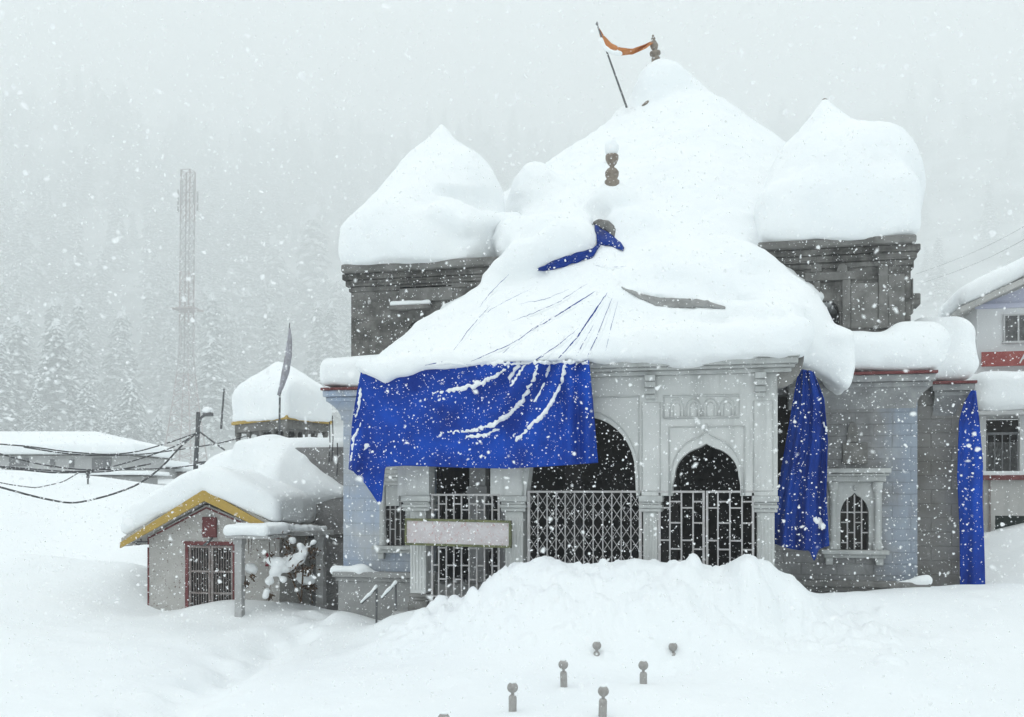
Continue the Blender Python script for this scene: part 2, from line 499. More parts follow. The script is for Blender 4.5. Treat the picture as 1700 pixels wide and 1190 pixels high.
# ------------------------------------------------------------------ snow ground: one sheet from the viewer's feet to the hills
CPX = [  # (photo x, photo y, depth)
    (-500, 1190, 11.5), (0, 1190, 11.2), (300, 1190, 11.2), (851, 1178, 10.8), (1001, 1183, 10.8), (1400, 1190, 10.6), (1700, 1190, 10.6), (2200, 1190, 11),
    (935, 1133, 12.1), (1068, 1137, 12.0), (1117, 1090, 13.3), (991, 1075, 13.5), (600, 1120, 13.2), (350, 1110, 14),
    (250, 1019, 20.6), (310, 1008, 20.4), (385, 993, 20.3), (330, 1024, 19.4), (398, 1029, 19.3), (470, 994, 20.6), (460, 1016, 19.4), (540, 1004, 22.0), (600, 1052, 16.8), (560, 1000, 19), (640, 1048, 16.2),
    (700, 1018, 15.4), (745, 1006, 15.3), (800, 975, 15.2), (826, 955, 15.1), (855, 944, 15.0), (920, 936, 15.0), (990, 940, 15.0), (1040, 936, 14.8), (1100, 946, 14.7), (1160, 962, 14.5),
    (1205, 967, 14.4), (1245, 949, 14.3), (1272, 962, 14.3), (1310, 985, 14.4), (1375, 1006, 14.6), (1420, 985, 15.1), (1550, 980, 15.6), (1640, 976, 16.2), (1700, 972, 16.6), (1900, 980, 16),
    (700, 1075, 14.2), (850, 1040, 14.0), (950, 1030, 13.9), (1080, 1035, 13.7), (1200, 1045, 13.5), (1400, 1070, 13.2), (1600, 1075, 13.2), (1240, 1000, 14.0), (900, 985, 14.5), (1050, 985, 14.3), (1150, 1000, 14.1),
    (1700, 890, 22.5), (1665, 922, 21.5), (1650, 972, 18.5), (1900, 830, 24),
    (0, 926, 24), (120, 931, 23.6), (235, 938, 22.6), (-300, 920, 24), (100, 1000, 19.5), (0, 1050, 16.5), (200, 1080, 15.5), (-300, 1080, 15),
    (0, 960, 25.6), (150, 968, 25.2), (235, 972, 24.4), (0, 900, 28), (120, 905, 28), (230, 900, 27),
    (-400, 790, 34), (0, 781, 34), (60, 784, 34), (150, 803, 33), (225, 828, 31), (330, 870, 29),
    (0, 850, 30), (110, 870, 30), (200, 890, 28.5),
    (0, 815, 45), (250, 815, 45), (0, 800, 64), (250, 800, 64), (-600, 790, 64),
]
CPW = [  # (x, y, z)
    (-5.6, 16.1, -0.05), (-4.5, 16.6, 0.0), (-3, 16.9, 0.0), (-1, 16.9, 0.0), (0.5, 16.9, 0.1), (-3, 20, 0.0), (-1, 25, 0.0), (3, 20, 0.2), (1.6, 17.3, 0.25), (-7, 18.2, -0.3), (-5.9, 17.2, -0.35), (-7.6, 21, -0.4), (-8, 26, 0),
    (0, 5, -0.7), (-5, 4, -0.8), (5, 4, -0.8), (0, -6, -1.0), (-20, -5, -1), (20, -5, -1), (-25, 8, -0.8), (25, 8, -0.6), (16, 20, 0.6),
    (10, 30, 0.9), (0, 38, 0.8), (-10, 40, 0.8), (20, 40, 1.2), (0, 70, 3), (40, 60, 3), (30, 90, 5), (-40, 40, 2.0), (-60, 20, 1), (60, 20, 1),
    (-10.5, 20.5, -0.7), (-10, 23, -0.6), (-12, 22, -0.6), (-14, 34, 1.0), (-12, 31, 0.6), (-11.5, 27, 0.1),
]
_cp = [tuple(atZ(*c)) for c in CPX] + CPW
_cp = np.array(_cp)
RB_C = 0.55
def _fit():
    P = _cp[:, :2]; n = len(P)
    r = np.sqrt(((P[:, None] - P[None]) ** 2).sum(-1) + RB_C ** 2)
    A = np.zeros((n + 3, n + 3)); A[:n, :n] = -r + np.eye(n) * 0.002 * -1
    A[:n, n] = 1; A[:n, n + 1:] = P; A[n, :n] = 1; A[n + 1:, :n] = P.T
    b = np.zeros(n + 3); b[:n] = _cp[:, 2]
    return np.linalg.solve(A, b)
_w = _fit()
def value_noise(x, y, cell, seed):
    rg = np.random.default_rng(seed)
    T = rg.uniform(-1, 1, (256, 256))
    u, v = x / cell, y / cell
    i, j = np.floor(u).astype(int), np.floor(v).astype(int)
    f, g = u - i, v - j
    f = f * f * (3 - 2 * f); g = g * g * (3 - 2 * g)
    a = T[i % 256, j % 256]; b = T[(i + 1) % 256, j % 256]; c = T[i % 256, (j + 1) % 256]; d = T[(i + 1) % 256, (j + 1) % 256]
    return (a * (1 - f) + b * f) * (1 - g) + (c * (1 - f) + d * f) * g
def hill_h(r):
    q = np.maximum(r / 6.2 - 88, 0)
    return 6.2 * (0.09 * q + 0.0011 * q * q)
def ground_h(x, y):
    x = np.asarray(x, dtype=float); y = np.asarray(y, dtype=float)
    sh = x.shape
    P = np.stack([x.ravel(), y.ravel()], 1)
    out = np.empty(len(P))
    n = len(_cp)
    for s in range(0, len(P), 20000):
        q = P[s:s + 20000]
        r = np.sqrt(((q[:, None] - _cp[None, :, :2]) ** 2).sum(-1) + RB_C ** 2)
        out[s:s + 20000] = -r @ _w[:n] + _w[n] + q @ _w[n + 1:]
    out = out.reshape(sh)
    R = np.sqrt(x * x + y * y)
    k = np.clip((R - 62) / 25, 0, 1); k = k * k * (3 - 2 * k)
    out = out * (1 - k) + 3.0 * k
    near = np.clip(1.4 - R / 40, 0.25, 1)
    out = out + near * (0.07 * value_noise(x, y, 2.3, 1) + 0.035 * value_noise(x, y, 0.9, 2) + 0.018 * value_noise(x, y, 0.38, 3))
    # shovelled, lumpy snow on the heap before the porch
    heap = np.exp(-((x + 1.2) / 4.2) ** 2 - ((y - 14.4) / 1.3) ** 2)
    out = out + heap * (0.05 * value_noise(x, y, 0.6, 4) + 0.035 * value_noise(x, y, 0.3, 5) + 0.02 * value_noise(x, y, 0.14, 8))
    # clods thrown up by the shovels
    rgc = np.random.default_rng(44)
    for _ in range(700):
        cx_, cy_ = rgc.uniform(-5.2, 2.2), rgc.normal(14.5, .55)
        rc_ = rgc.choice([.05, .075, .11, .16], p=[.52, .3, .14, .04]) * rgc.uniform(.8, 1.3)
        m_ = (np.abs(x - cx_) < rc_) & (np.abs(y - cy_) < rc_)
        if m_.any():
            q_ = rc_ ** 2 - (x[m_] - cx_) ** 2 - (y[m_] - cy_) ** 2
            out[m_] += 0.45 * np.sqrt(np.maximum(q_, 0))
    # trodden track running away at the left
    tx = -6.2 - 0.28 * (y - 11) + 0.5 * np.sin(y * 0.4)
    tr = np.exp(-((x - tx) / 0.55) ** 2) * np.clip((24 - y) / 6, 0, 1)
    out = out - tr * (0.26 + 0.16 * value_noise(x, y, 0.45, 6))
    return out
def gz(x, y): return float(ground_h(np.array([x]), np.array([y]))[0])

def make_ground():
    a1 = np.radians(np.arange(-36, 36.01, 0.13))
    a2 = np.radians(np.linspace(36, 324, 90)[1:-1])
    ang = np.concatenate([a1, a2])
    R = np.concatenate([[0.0, 1.2, 2.4, 3.6, 4.8, 6.0, 7.0], np.geomspace(7.6, 30, 290), np.geomspace(30.6, 2620, 115)])
    A, RR = np.meshgrid(ang, R, indexing='ij')
    X = RR * np.sin(A - TH); Y = RR * np.cos(A - TH)
    Zv = ground_h(X, Y) + hill_h(RR) * 0
    V = np.stack([X, Y, Zv], -1).reshape(-1, 3)
    na, nr = A.shape
    i = np.arange(na)[:, None]; j = np.arange(nr - 1)[None, :]
    i2 = (i + 1) % na
    Q = np.stack([i * nr + j, i * nr + j + 1, i2 * nr + j + 1, i2 * nr + j], -1).reshape(-1, 4)
    Q = Q[:, ::-1]
    o = np_mesh('snow_ground', V, Q, M['snow_ground'])
    tag(o, kind='structure')
    return o
ground = make_ground()

def hill_z(x, y):
    R = np.sqrt(x * x + y * y)
    return 2.4 + hill_h(R) + np.clip((R - 540) / 350, 0, 1) * (28 * value_noise(x, y, 275, 21) + 11.0 * value_noise(x, y, 100, 22))
def make_hill():
    ang = np.radians(np.linspace(-60, 60, 170))
    R = np.linspace(520, 2600, 110)
    A, RR = np.meshgrid(ang, R, indexing='ij')
    X = RR * np.sin(A - TH); Y = RR * np.cos(A - TH)
    Zv = hill_z(X, Y)
    V = np.stack([X, Y, Zv], -1).reshape(-1, 3)
    na, nr = A.shape
    i = np.arange(na - 1)[:, None]; j = np.arange(nr - 1)[None, :]
    Q = np.stack([i * nr + j, i * nr + j + 1, (i + 1) * nr + j + 1, (i + 1) * nr + j], -1).reshape(-1, 4)[:, ::-1]
    hm = mat('snowy_hillside', (0.16, 0.17, 0.165), (0.62, 0.64, 0.65), scale=0.009, rough=0.9, detail=9, ramp=(0.4, 0.6))
    tag(np_mesh('hillside', V, Q, hm), kind='structure')
make_hill()

# ------------------------------------------------------------------ the temple
YP, YW, YT, YR = 16.2, 18.0, 18.4, 19.5      # planes: porch front, wing front, tower front, set-back right corner
temple = empty('temple', (-2.1, 18, 0))
tag(temple, 'grey white stone temple with arched porch and roof domes buried under deep snow', 'temple')

def P2(px, py, Y):            # photo point -> (x, z) on a plane of constant Y
    p = onY(px, py, Y); return (p.x, p.z)
def arch_pts(x0, x1, zs, zc, n=14, ogee=0.0):
    """arch from (x0, zs) over (mid, zc) to (x1, zs)"""
    c, r, h = (x0 + x1) / 2, (x1 - x0) / 2, zc - zs
    out = []
    for i in range(n + 1):
        a = math.pi * (1 - i / n)
        z = zs + (h - ogee) * math.sin(a)
        d = abs(math.cos(a))
        if ogee: z += ogee * max(0, 1 - d / 0.28) ** 1.6
        out.append((c + r * math.cos(a), z))
    return out

# plinth the porch and walls stand on
b = MB()
b.box(xof(655, YP), xof(1296, YP), YP - 0.12, 18.3, -1.2, 0.0)
b.box(-7.35, 3.15, YW - 0.10, 21, -1.2, zof(966, 620, YW))
b.build('plinth', M['base_stone'], temple, bevel=0.02)

zc_cap = zof(823, 1160, YP)           # top of the capitals
zc_capb = zof(850, 1160, YP)
z_cor0 = zof(622, 1160, YP)           # underside of the cornice
z_cor1 = zof(596, 1160, YP)
def px_(p): return xof(p, YP)
# porch front wall with three arches
zl = zof(783, 968, YP)
ol = [(px_(660), z_cor0), (px_(660), zc_cap), (px_(712), zc_cap)]
ol += arch_pts(px_(712), px_(814), zof(775, 760, YP), zof(712, 760, YP), 12)
ol += [(px_(814), zc_cap), (px_(873), zc_cap)]
ol += arch_pts(px_(878), px_(1054), zl, zof(690, 966, YP), 18)
ol += [(px_(1056), zc_cap), (px_(1116), zc_cap), (px_(1116), zof(805, 1116, YP))]
ol += arch_pts(px_(1120), px_(1226), zof(790, 1172, YP), zof(736, 1172, YP), 22, ogee=0.055)
ol += [(px_(1229), zof(805, 1229, YP)), (px_(1229), zc_cap), (px_(1291), zc_cap), (px_(1291), z_cor0)]
wall = MB().plate(ol[::-1], YP, YP + 0.34).build('porch_wall', M['plaster'], temple, bevel=0.008)
# right return of the porch
MB().box(px_(1291) - 0.36, px_(1291) - 0.002, YP + 0.343, YW, 2.9, z_cor0 - 0.01).build('side_lintel', M['plaster'], temple)

# mouldings carved round the arches
md = MB()
def bead(pts, r=0.016, y=YP - 0.004, closed=False):
    q = [(x, y, z) for x, z in pts]
    if closed: q.append(q[0])
    md.tube(q, r, 6)
def rect(x0, y0, x1, y1, Y=YP): 
    a = xof(x0, Y); c = xof(x1, Y); zt, zb = zof(y0, (x0 + x1) / 2, Y), zof(y1, (x0 + x1) / 2, Y)
    return a, c, zt, zb
a, c, zt, zb = rect(1102, 657, 1227, 693); bead([(a, zb), (a, zt), (c, zt), (c, zb)], 0.020, closed=True)
a2_, c2_, zt2, zb2 = rect(1110, 661, 1222, 690)
w_ = (c2_ - a2_) / 4
for k in range(4):
    x0, x1 = a2_ + w_ * k + 0.02, a2_ + w_ * (k + 1) - 0.02
    zz = zt2 - 0.15
    for s, r in ((0, 0.013), (0.055, 0.010)):
        bead([(x0 + s, zb2)] + arch_pts(x0 + s, x1 - s, zz, zt2 - s - 0.01, 10) + [(x1 - s, zb2)], r)
a, c, zt, zb = rect(1111, 708, 1236, 822); bead([(a, zb), (a, zt), (c, zt), (c, zb)], 0.016)
ar = arch_pts(px_(1114), px_(1232), zof(790, 1172, YP), zof(717, 1172, YP), 22, ogee=0.07)
bead([(px_(1114), zof(822, 1114, YP))] + ar + [(px_(1232), zof(822, 1232, YP))], 0.014)
md.lathe([(0.0, -0.05), (0.035, -0.02), (0.04, 0.02), (0.02, 0.05), (0.03, 0.07), (0.0, 0.10)], (px_(1172), YP - 0.005, zof(712, 1172, YP)), 8)
a, c, zt, zb = rect(868, 660, 1061, 822); bead([(a, zb), (a, zt), (c, zt), (c, zb)], 0.018)
bead(arch_pts(px_(872), px_(1060), zl, zof(680, 966, YP), 18), 0.014)
a, c, zt, zb = rect(1040, 660, 1058, 686); 
for (u0, v0, u1, v1) in ((1251, 665, 1283, 815), (1066, 668, 1096, 815)):
    a, c, zt, zb = rect(u0, v0, u1, v1); bead([(a, zb), (a, zt), (c, zt), (c, zb)], 0.009, closed=True)
md.build('arch_moulding', M['trim'], temple, smooth=True)

# capital-to-base pillars
def pillar(pxa, pxb, cxa, cxb):
    x0, x1, k0, k1 = px_(pxa), px_(pxb), px_(cxa), px_(cxb)
    o = MB()
    yc = YP + 0.17; hw = (x1 - x0) / 2; xc = (x0 + x1) / 2
    o.box(x0, x1, yc - hw, yc + hw, 0.30, zc_capb - 0.001)
    nfl = 5
    for i in range(nfl):                       # flutes as raised fillets
        xx = x0 + (x1 - x0) * (i + 0.5) / nfl
        o.box(xx - hw * 0.10, xx + hw * 0.10, yc - hw - 0.014, yc - hw + 0.01, 0.36, zc_capb - 0.10)
    p = o.build('pillar', M['plaster'], temple, bevel=0.01)
    cw = (k1 - k0) / 2; xk = (k0 + k1) / 2
    q = MB(); H = zc_cap - zc_capb
    for (za, zb_, f) in ((0.0, 0.22, 0.90), (0.225, 0.45, 0.97), (0.455, 0.62, 0.88), (0.625, 1.0, 1.0)):
        q.box(xk - cw * f, xk + cw * f, yc - cw * f, yc + cw * f, zc_capb + H * za, zc_capb + H * zb_ - (0.002 if zb_ < 1 else 0.003))
    q.build('capital', M['trim'], p, bevel=0.012)
    q = MB(); bw = hw * 1.25
    q.box(xc - bw, xc + bw, yc - bw, yc + bw, 0.004, 0.18)
    q.box(xc - bw * 0.9, xc + bw * 0.9, yc - bw * 0.9, yc + bw * 0.9, 0.182, 0.24)
    q.box(xc - bw * 0.98, xc + bw * 0.98, yc - bw * 0.98, yc + bw * 0.98, 0.242, 0.298)
    q.build('pillar_base', M['stone_light'], p, bevel=0.012)
pillar(680, 706, 668, 716); pillar(838, 868, 830, 875); pillar(1067, 1093, 1060, 1100); pillar(1257, 1286, 1250, 1293)

# cornice with stepped mouldings, overhanging the porch
co = MB()
cx0, cx1 = px_(640), px_(1308)
for dz0, dz1, pr in ((0.0, 0.10, 0.10), (0.10, 0.17, 0.20), (0.17, 0.30, 0.28), (0.30, 0.36, 0.33)):
    H = (z_cor1 - z_cor0) / 0.36
    co.box(cx0 - pr * 0.6, cx1 + pr * 0.5, YP - pr, YW + 0.2, z_cor0 + dz0 * H + 0.002, z_cor0 + dz1 * H)
co.build('cornice', M['trim'], temple, bevel=0.012)
# corbels under the cornice
for pxc in (1080, 1262, 850, 690):
    q = MB(); xx = px_(pxc); w = 0.085
    for i, (z0, z1, pr) in enumerate(((0.0, 0.10, 0.19), (0.10, 0.20, 0.14), (0.20, 0.30, 0.09), (0.30, 0.38, 0.05))):
        q.box(xx - w, xx + w, YP - pr, YP - 0.002, z_cor0 - z1 + 0.002, z_cor0 - z0)
    q.build('corbel', M['trim'], temple, bevel=0.015)
# curved corner bracket at the right end of the eave
q = MB()
xr = px_(1291)
prof = [(xr, z_cor0 + 0.02)] + [(xr + 0.40 - 0.40 * (1 - math.cos(t)) * 1.0, z_cor1 + 0.02 - 0.52 * math.sin(t)) for t in np.linspace(0, math.pi / 2, 9)] + [(xr, z_cor0 - 0.35)]
q.plate(prof, YP - 0.05, YP + 0.16)
q.build('corner_bracket', M['stone_light'], temple, bevel=0.02)

# main block behind, dark hall with inner piers
zw_r = zof(640, 1480, YW)
zw_top = zof(617, 1480, YW)
xl, xr_w = xof(570, YW), xof(1523, YW)
blk = MB()
blk.box(xl, -5.55, YW + 0.004, YW + 0.45, -1.0, zw_top)                       # left wing front
blk.build('left_wing_wall', M['blue_wall'], temple)
# right wing: wall with a door recess next to the porch
rw = MB()
ax0, ax1, azt, azs = xof(1394, YW), xof(1441, YW), zof(818, 1418, YW), zof(850, 1418, YW)
azb = zof(913, 1418, YW)
wout = [(xof(1262, YW), -1.0), (xr_w, -1.0), (xr_w, zw_top), (xof(1262, YW), zw_top)]
dhole = [(xof(1285, YW), zof(898, 1310, YW)), (xof(1347, YW), zof(898, 1310, YW)), (xof(1347, YW), zof(655, 1310, YW)), (xof(1285, YW), zof(655, 1310, YW))]
whole = [(ax0, azb), (ax1, azb), (ax1, azs)] + arch_pts(ax0, ax1, azs, azt, 12, ogee=0.05)[::-1][1:-1] + [(ax0, azs)]
rw.plate(wout, YW, YW + 0.4, holes=[whole, dhole])
rw.build('right_wing_wall', M['block_wall'], temple)
# side/back walls and roof deck closing the hall
blk = MB()
blk.box(xl, xl + 0.35, YW + 0.46, 27, -1, zw_top - 0.01)
blk.box(xr_w - 0.35, xr_w - 0.002, YW + 0.41, 27, -1, zw_top - 0.01)
blk.box(xl + 0.36, xr_w - 0.36, 26.6, 27, -1, zw_top - 0.012)
blk.box(xl + 0.36, xr_w - 0.36, YW + 0.46, 26.6, zw_top - 0.3, zw_top - 0.013)
blk.build('rear_wall', M['brown_wall'], temple)
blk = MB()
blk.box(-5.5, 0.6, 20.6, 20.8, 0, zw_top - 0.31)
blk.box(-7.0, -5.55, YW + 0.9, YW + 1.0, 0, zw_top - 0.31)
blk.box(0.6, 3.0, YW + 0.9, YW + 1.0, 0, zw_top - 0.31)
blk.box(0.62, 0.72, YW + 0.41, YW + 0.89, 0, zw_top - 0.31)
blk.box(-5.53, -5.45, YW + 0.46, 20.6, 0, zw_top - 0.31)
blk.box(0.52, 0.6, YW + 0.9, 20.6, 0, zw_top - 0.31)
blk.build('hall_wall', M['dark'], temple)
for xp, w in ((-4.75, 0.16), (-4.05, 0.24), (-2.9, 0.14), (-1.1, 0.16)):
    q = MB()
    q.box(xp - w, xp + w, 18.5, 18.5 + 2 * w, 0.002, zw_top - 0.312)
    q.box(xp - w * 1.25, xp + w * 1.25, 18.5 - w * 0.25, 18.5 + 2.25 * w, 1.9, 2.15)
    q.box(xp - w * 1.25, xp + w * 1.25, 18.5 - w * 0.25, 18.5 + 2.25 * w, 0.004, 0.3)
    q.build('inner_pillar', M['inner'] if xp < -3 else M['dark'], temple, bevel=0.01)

# set-back right corner
xs0, xs1 = xr_w, xof(1614, YR)
zs_top = zof(632, 1590, YR)
MB().box(xs0 - 0.3, xs1, YR, 26.9, -1, zs_top - 0.02).build('corner_wall', M['brown_wall'], temple)

# wing cornices (red edge, mouldings, concave corbel below)
def wing_cornice(x0, x1, Y, ztop, side, m_low):
    q = MB()
    q.box(x0, x1, Y - 0.34, Y + 1.5, ztop - 0.05, ztop)
    e = q.build('cornice_edge', M['red_trim'], temple, bevel=0.008)
    q = MB()
    q.box(x0 + 0.03, x1 - 0.03, Y - 0.30, Y + 1.4, ztop - 0.17, ztop - 0.052)
    q.box(x0 + 0.07, x1 - 0.07, Y - 0.24, Y + 1.3, ztop - 0.26, ztop - 0.172)
    q.build('wing_cornice', m_low, temple, bevel=0.012)
    # cove: concave profile swept along x
    n = 8; cove = []
    for t in np.linspace(0, 1, n):
        cove.append((0.20 * (1 - t) ** 2.2, ztop - 0.262 - 0.34 * t))
    vs, fs = [], []
    for (d, z) in cove:
        vs += [(x0 + 0.09 + (0.20 - d if side < 0 else 0.0), Y - d - 0.004, z), (x1 - 0.09 - (0.20 - d if side > 0 else 0.0), Y - d - 0.004, z)]
    for (d, z) in cove:
        vs += [(x0 + 0.09 + (0.20 - d if side < 0 else 0.0), Y + 0.3, z), (x1 - 0.09 - (0.20 - d if side > 0 else 0.0), Y + 0.3, z)]
    for i in range(n - 1):
        o_ = 2 * n
        fs += [(2 * i, 2 * i + 2, 2 * i + 3, 2 * i + 1), (2 * i, 2 * i + o_, 2 * i + 2 + o_, 2 * i + 2), (2 * i + 1, 2 * i + 3, 2 * i + 3 + o_, 2 * i + 1 + o_)]
    MB().add(vs, fs).build('cornice_cove', m_low, temple)
wing_cornice(xof(533, YW - 0.3), -5.3, YW, zof(643, 560, YW - 0.3), -1, M['blue_wall'])
wing_cornice(0.9, xof(1557, YW - 0.3), YW, zof(616, 1480, YW - 0.3), 1, M['block_plain'])
wing_cornice(xof(1540, YR), xof(1622, YR - 0.3), YR, zof(632, 1590, YR - 0.3), 1, M['block_plain'])

# ledges at the foot of the wings
def ledge(x0, x1, Y, z, m):
    q = MB()
    q.box(x0, x1, Y - 0.32, Y - 0.014, z - 0.10, z)
    q.box(x0 + 0.04, x1 - 0.04, Y - 0.26, Y - 0.014, z - 0.18, z - 0.102)
    q.box(x0 + 0.07, x1 - 0.07, Y - 0.20, Y - 0.014, -1.0, z - 0.182)
    q.build('base_ledge', m, temple, bevel=0.015)
ledge(xof(552, YW - 0.3), -5.35, YW, zof(950, 620, YW - 0.3), M['base_stone'])
ledge(0.62, xof(1545, YW - 0.3), YW, zof(965, 1420, YW - 0.3), M['stone_light'])

# wing windows: arched grille, carved frame, side colonnettes, sill, entablature
def wing_window(pc, hw, top, spr, bot, frame_l, frame_r, ent_top, ent_bot, back, cols):
    Y = YW
    x0, x1 = xof(pc - hw, Y), xof(pc + hw, Y)
    zt, zs, zb = zof(top, pc, Y), zof(spr, pc, Y), zof(bot, pc, Y)
    fl, fr = xof(frame_l, Y), xof(frame_r, Y)
    ze0, ze1 = zof(ent_bot, pc, Y), zof(ent_top, pc, Y)
    inner = [(x0, zb), (x1, zb), (x1, zs)] + arch_pts(x0, x1, zs, zt, 14, ogee=0.05)[::-1][1:-1] + [(x0, zs)]
    q = MB()
    q.plate([(fl, zb), (fr, zb), (fr, ze0), (fl, ze0)], Y - 0.07, Y - 0.003, holes=[inner])
    w = q.build('window', M['trim'], temple, bevel=0.008)
    g = MB()
    g.box(x0 - 0.01, x1 + 0.01, Y + back, Y + back + 0.04, zb - 0.01, zt + 0.01)
    g.build('window_backing', M['dark'], w)
    g = MB()
    for i in range(1, 4):
        xx = x0 + (x1 - x0) * i / 4
        d = abs(i / 4 - 0.5) * 2
        g.box(xx - 0.011, xx + 0.011, Y - 0.062, Y - 0.042, zb, zs + (zt - zs) * math.sqrt(max(0.05, 1 - d * d)) * 0.93)
    for i, zz in enumerate(np.linspace(zb + 0.12, zs + 0.05, 4)):
        for k in range(4):
            if (i + k) % 2 == 0 or i == 3:
                g.box(x0 + (x1 - x0) * k / 4 + 0.012, x0 + (x1 - x0) * (k + 1) / 4 - 0.012, Y - 0.060, Y - 0.044, zz - 0.010, zz + 0.010)
    g.build('window_grille', M['iron'], w)
    s = MB()
    s.box(fl - 0.10, fr + 0.10, Y - 0.24, Y - 0.004, zb - 0.075, zb - 0.003)
    s.box(fl - 0.05, fr + 0.05, Y - 0.16, Y - 0.004, zb - 0.14, zb - 0.077)
    for xx in (fl + 0.04, fr - 0.04): s.box(xx - 0.06, xx + 0.06, Y - 0.12, Y - 0.004, zb - 0.26, zb - 0.142)
    s.build('window_sill', M['trim'], w, bevel=0.012)
    s = MB()
    H = ze1 - ze0
    s.box(fl - 0.06, fr + 0.06, Y - 0.15, Y - 0.004, ze0 + 0.002, ze0 + H * 0.45)
    s.box(fl - 0.10, fr + 0.10, Y - 0.20, Y - 0.004, ze0 + H * 0.452, ze0 + H * 0.62)
    s.box(fl - 0.13, fr + 0.13, Y - 0.24, Y - 0.004, ze0 + H * 0.66, ze1)
    s.build('entablature', M['trim'], w, bevel=0.012)
    for pcx in cols:
        xx = xof(pcx, Y); z0, z1 = zb + 0.004, ze0 - 0.004
        H = z1 - z0
        c = MB().lathe([(0.085, 0), (0.085, 0.08 * H), (0.055, 0.13 * H), (0.05, 0.3 * H), (0.048, 0.78 * H), (0.06, 0.82 * H), (0.055, 0.85 * H), (0.085, 0.9 * H), (0.09, H)], (xx, Y - 0.11, z0), 12)
        c.build('colonnette', M['trim'], w, smooth=False)
    h = MB(); zt_ = zt + 0.02
    h.lathe([(0.0, -0.02), (0.03, 0.0), (0.02, 0.03), (0.03, 0.05), (0.0, 0.09)], ((x0 + x1) / 2, Y - 0.075, zt_ + 0.03), 8)
    h.build('crest', M['trim'], w)
wing_window(1418, 23.5, 818, 855, 912, 1372, 1463, 778, 800, 0.16, (1382, 1455))
# left wing window: the wall there is one block, so give the window its own dark niche
wing_window(658, 17, 822, 850, 905, 632, 700, 774, 790, -0.038, (640,))
# little carved niche above the right window
q = MB(); a, c, zt, zb = rect(1398, 735, 1440, 770, YW)
q.box(a, c, YW - 0.05, YW - 0.002, zb, zt)
a, c, zt, zb = rect(1406, 700, 1424, 734, YW)
q.plate([(a, zb), (c, zb), (c, (zt + zb) / 2)] + arch_pts(a, c, (zt + zb) / 2, zt, 8)[::-1][1:-1] + [(a, (zt + zb) / 2)], YW - 0.04, YW - 0.002)
q.build('carved_niche', M['stone_light'], temple, bevel=0.015)

# pilaster seen under the lower edge of the tarpaulin
q = MB(); a, c, zt, zb = rect(640, 772, 664, 840, YW - 0.3)
for f0, f1, s in ((0.0, 0.10, 0.02), (0.10, 0.22, 0.0), (0.22, 0.30, 0.02), (0.30, 0.42, 0.0), (0.42, 0.5, 0.03), (0.5, 1.0, -0.01)):
    H = zt - zb
    q.box(a - s, c + s, YW - 0.32 - s, YW - 0.253, zt - H * f1 + 0.002, zt - H * f0)
q.build('pilaster', M['trim'], temple, bevel=0.01)

# ------------------------------------------------------------------ gates in the three arches
YG = YP + 0.02
def gate_top(px): return zof(817, px, YG)
def collapsible(p0, p1):
    x0, x1 = xof(p0, YG), xof(p1, YG); zt, zb = zof(818, (p0 + p1) / 2, YG), 0.01
    q = MB()
    for xx in (x0, x1): q.box(xx - 0.022, xx + 0.022, YG - 0.02, YG + 0.02, zb, zt)
    q.box(x0 - 0.022, x1 + 0.022, YG - 0.022, YG + 0.022, zt + 0.001, zt + 0.035)
    g = q.build('gate', M['iron'], temple); g['label'] = 'folding lattice gate across the middle arch'
    n = 12; w = (x1 - x0) / n
    q = MB()
    for i in range(1, n):
        xx = x0 + w * i + RNG.normal(0, 0.004)
        q.box(xx - 0.0085, xx + 0.0085, YG - 0.016, YG + 0.004, zb, zt)
    q.build('upright', M['iron'], g)
    q = MB()
    ph = (zt - zb) / 4
    for i in range(n):
        xa, xb = x0 + w * i, x0 + w * (i + 1)
        for k in range(4):
            za = zb + ph * k
            q.bar((xa, YG + 0.012, za + 0.04), (xb, YG + 0.012, za + ph * 0.52), 0.0105, 0.006)
            q.bar((xb, YG + 0.018, za + 0.04), (xa, YG + 0.018, za + ph * 0.52), 0.0105, 0.006)
            q.bar((xa, YG + 0.012, za + ph * 0.98), (xb, YG + 0.012, za + ph * 0.52), 0.0105, 0.006)
            q.bar((xb, YG + 0.018, za + ph * 0.98), (xa, YG + 0.018, za + ph * 0.52), 0.0105, 0.006)
    q.build('lattice', M['iron'], g)
def grille_gate(leaves, n, label, topy):
    for li, (p0, p1) in enumerate(leaves):
        x0, x1 = xof(p0, YG), xof(p1, YG); zt, zb = zof(topy, (p0 + p1) / 2, YG), 0.01
        q = MB()
        for xx in (x0 + 0.018, x1 - 0.018): q.box(xx - 0.018, xx + 0.018, YG - 0.02, YG + 0.02, zb, zt)
        q.box(x0, x1, YG - 0.021, YG + 0.021, zt + 0.001, zt + 0.034)
        q.box(x0 + 0.037, x1 - 0.037, YG - 0.02, YG + 0.02, zb + 0.08, zb + 0.11)
        g = q.build('gate', M['iron'], temple)
        g['label'] = label
        w = (x1 - x0) / n
        q = MB()
        for i in range(1, n):
            q.box(x0 + w * i - 0.012, x0 + w * i + 0.012, YG - 0.012, YG + 0.012, zb + 0.111, zt)
        for i in range(n):
            lev = (0.13, 0.40, 0.62, 0.88) if (i + li * (n % 2)) % 2 == 0 else (0.28, 0.55, 0.76, 0.93)
            for f in lev:
                zz = zb + (zt - zb) * f
                q.box(x0 + w * i + 0.013, x0 + w * (i + 1) - 0.013, YG - 0.010, YG + 0.010, zz - 0.012, zz + 0.012)
        q.build('gate_bars', M['iron'], g)
        if li == 0 and len(leaves) > 1:
            q = MB(); xx = x1
            q.box(xx + 0.03, xx + 0.26, YG - 0.045, YG - 0.024, 0.62, 0.78)
            q.build('lock_plate', M['post'], g)
collapsible(878, 1063)
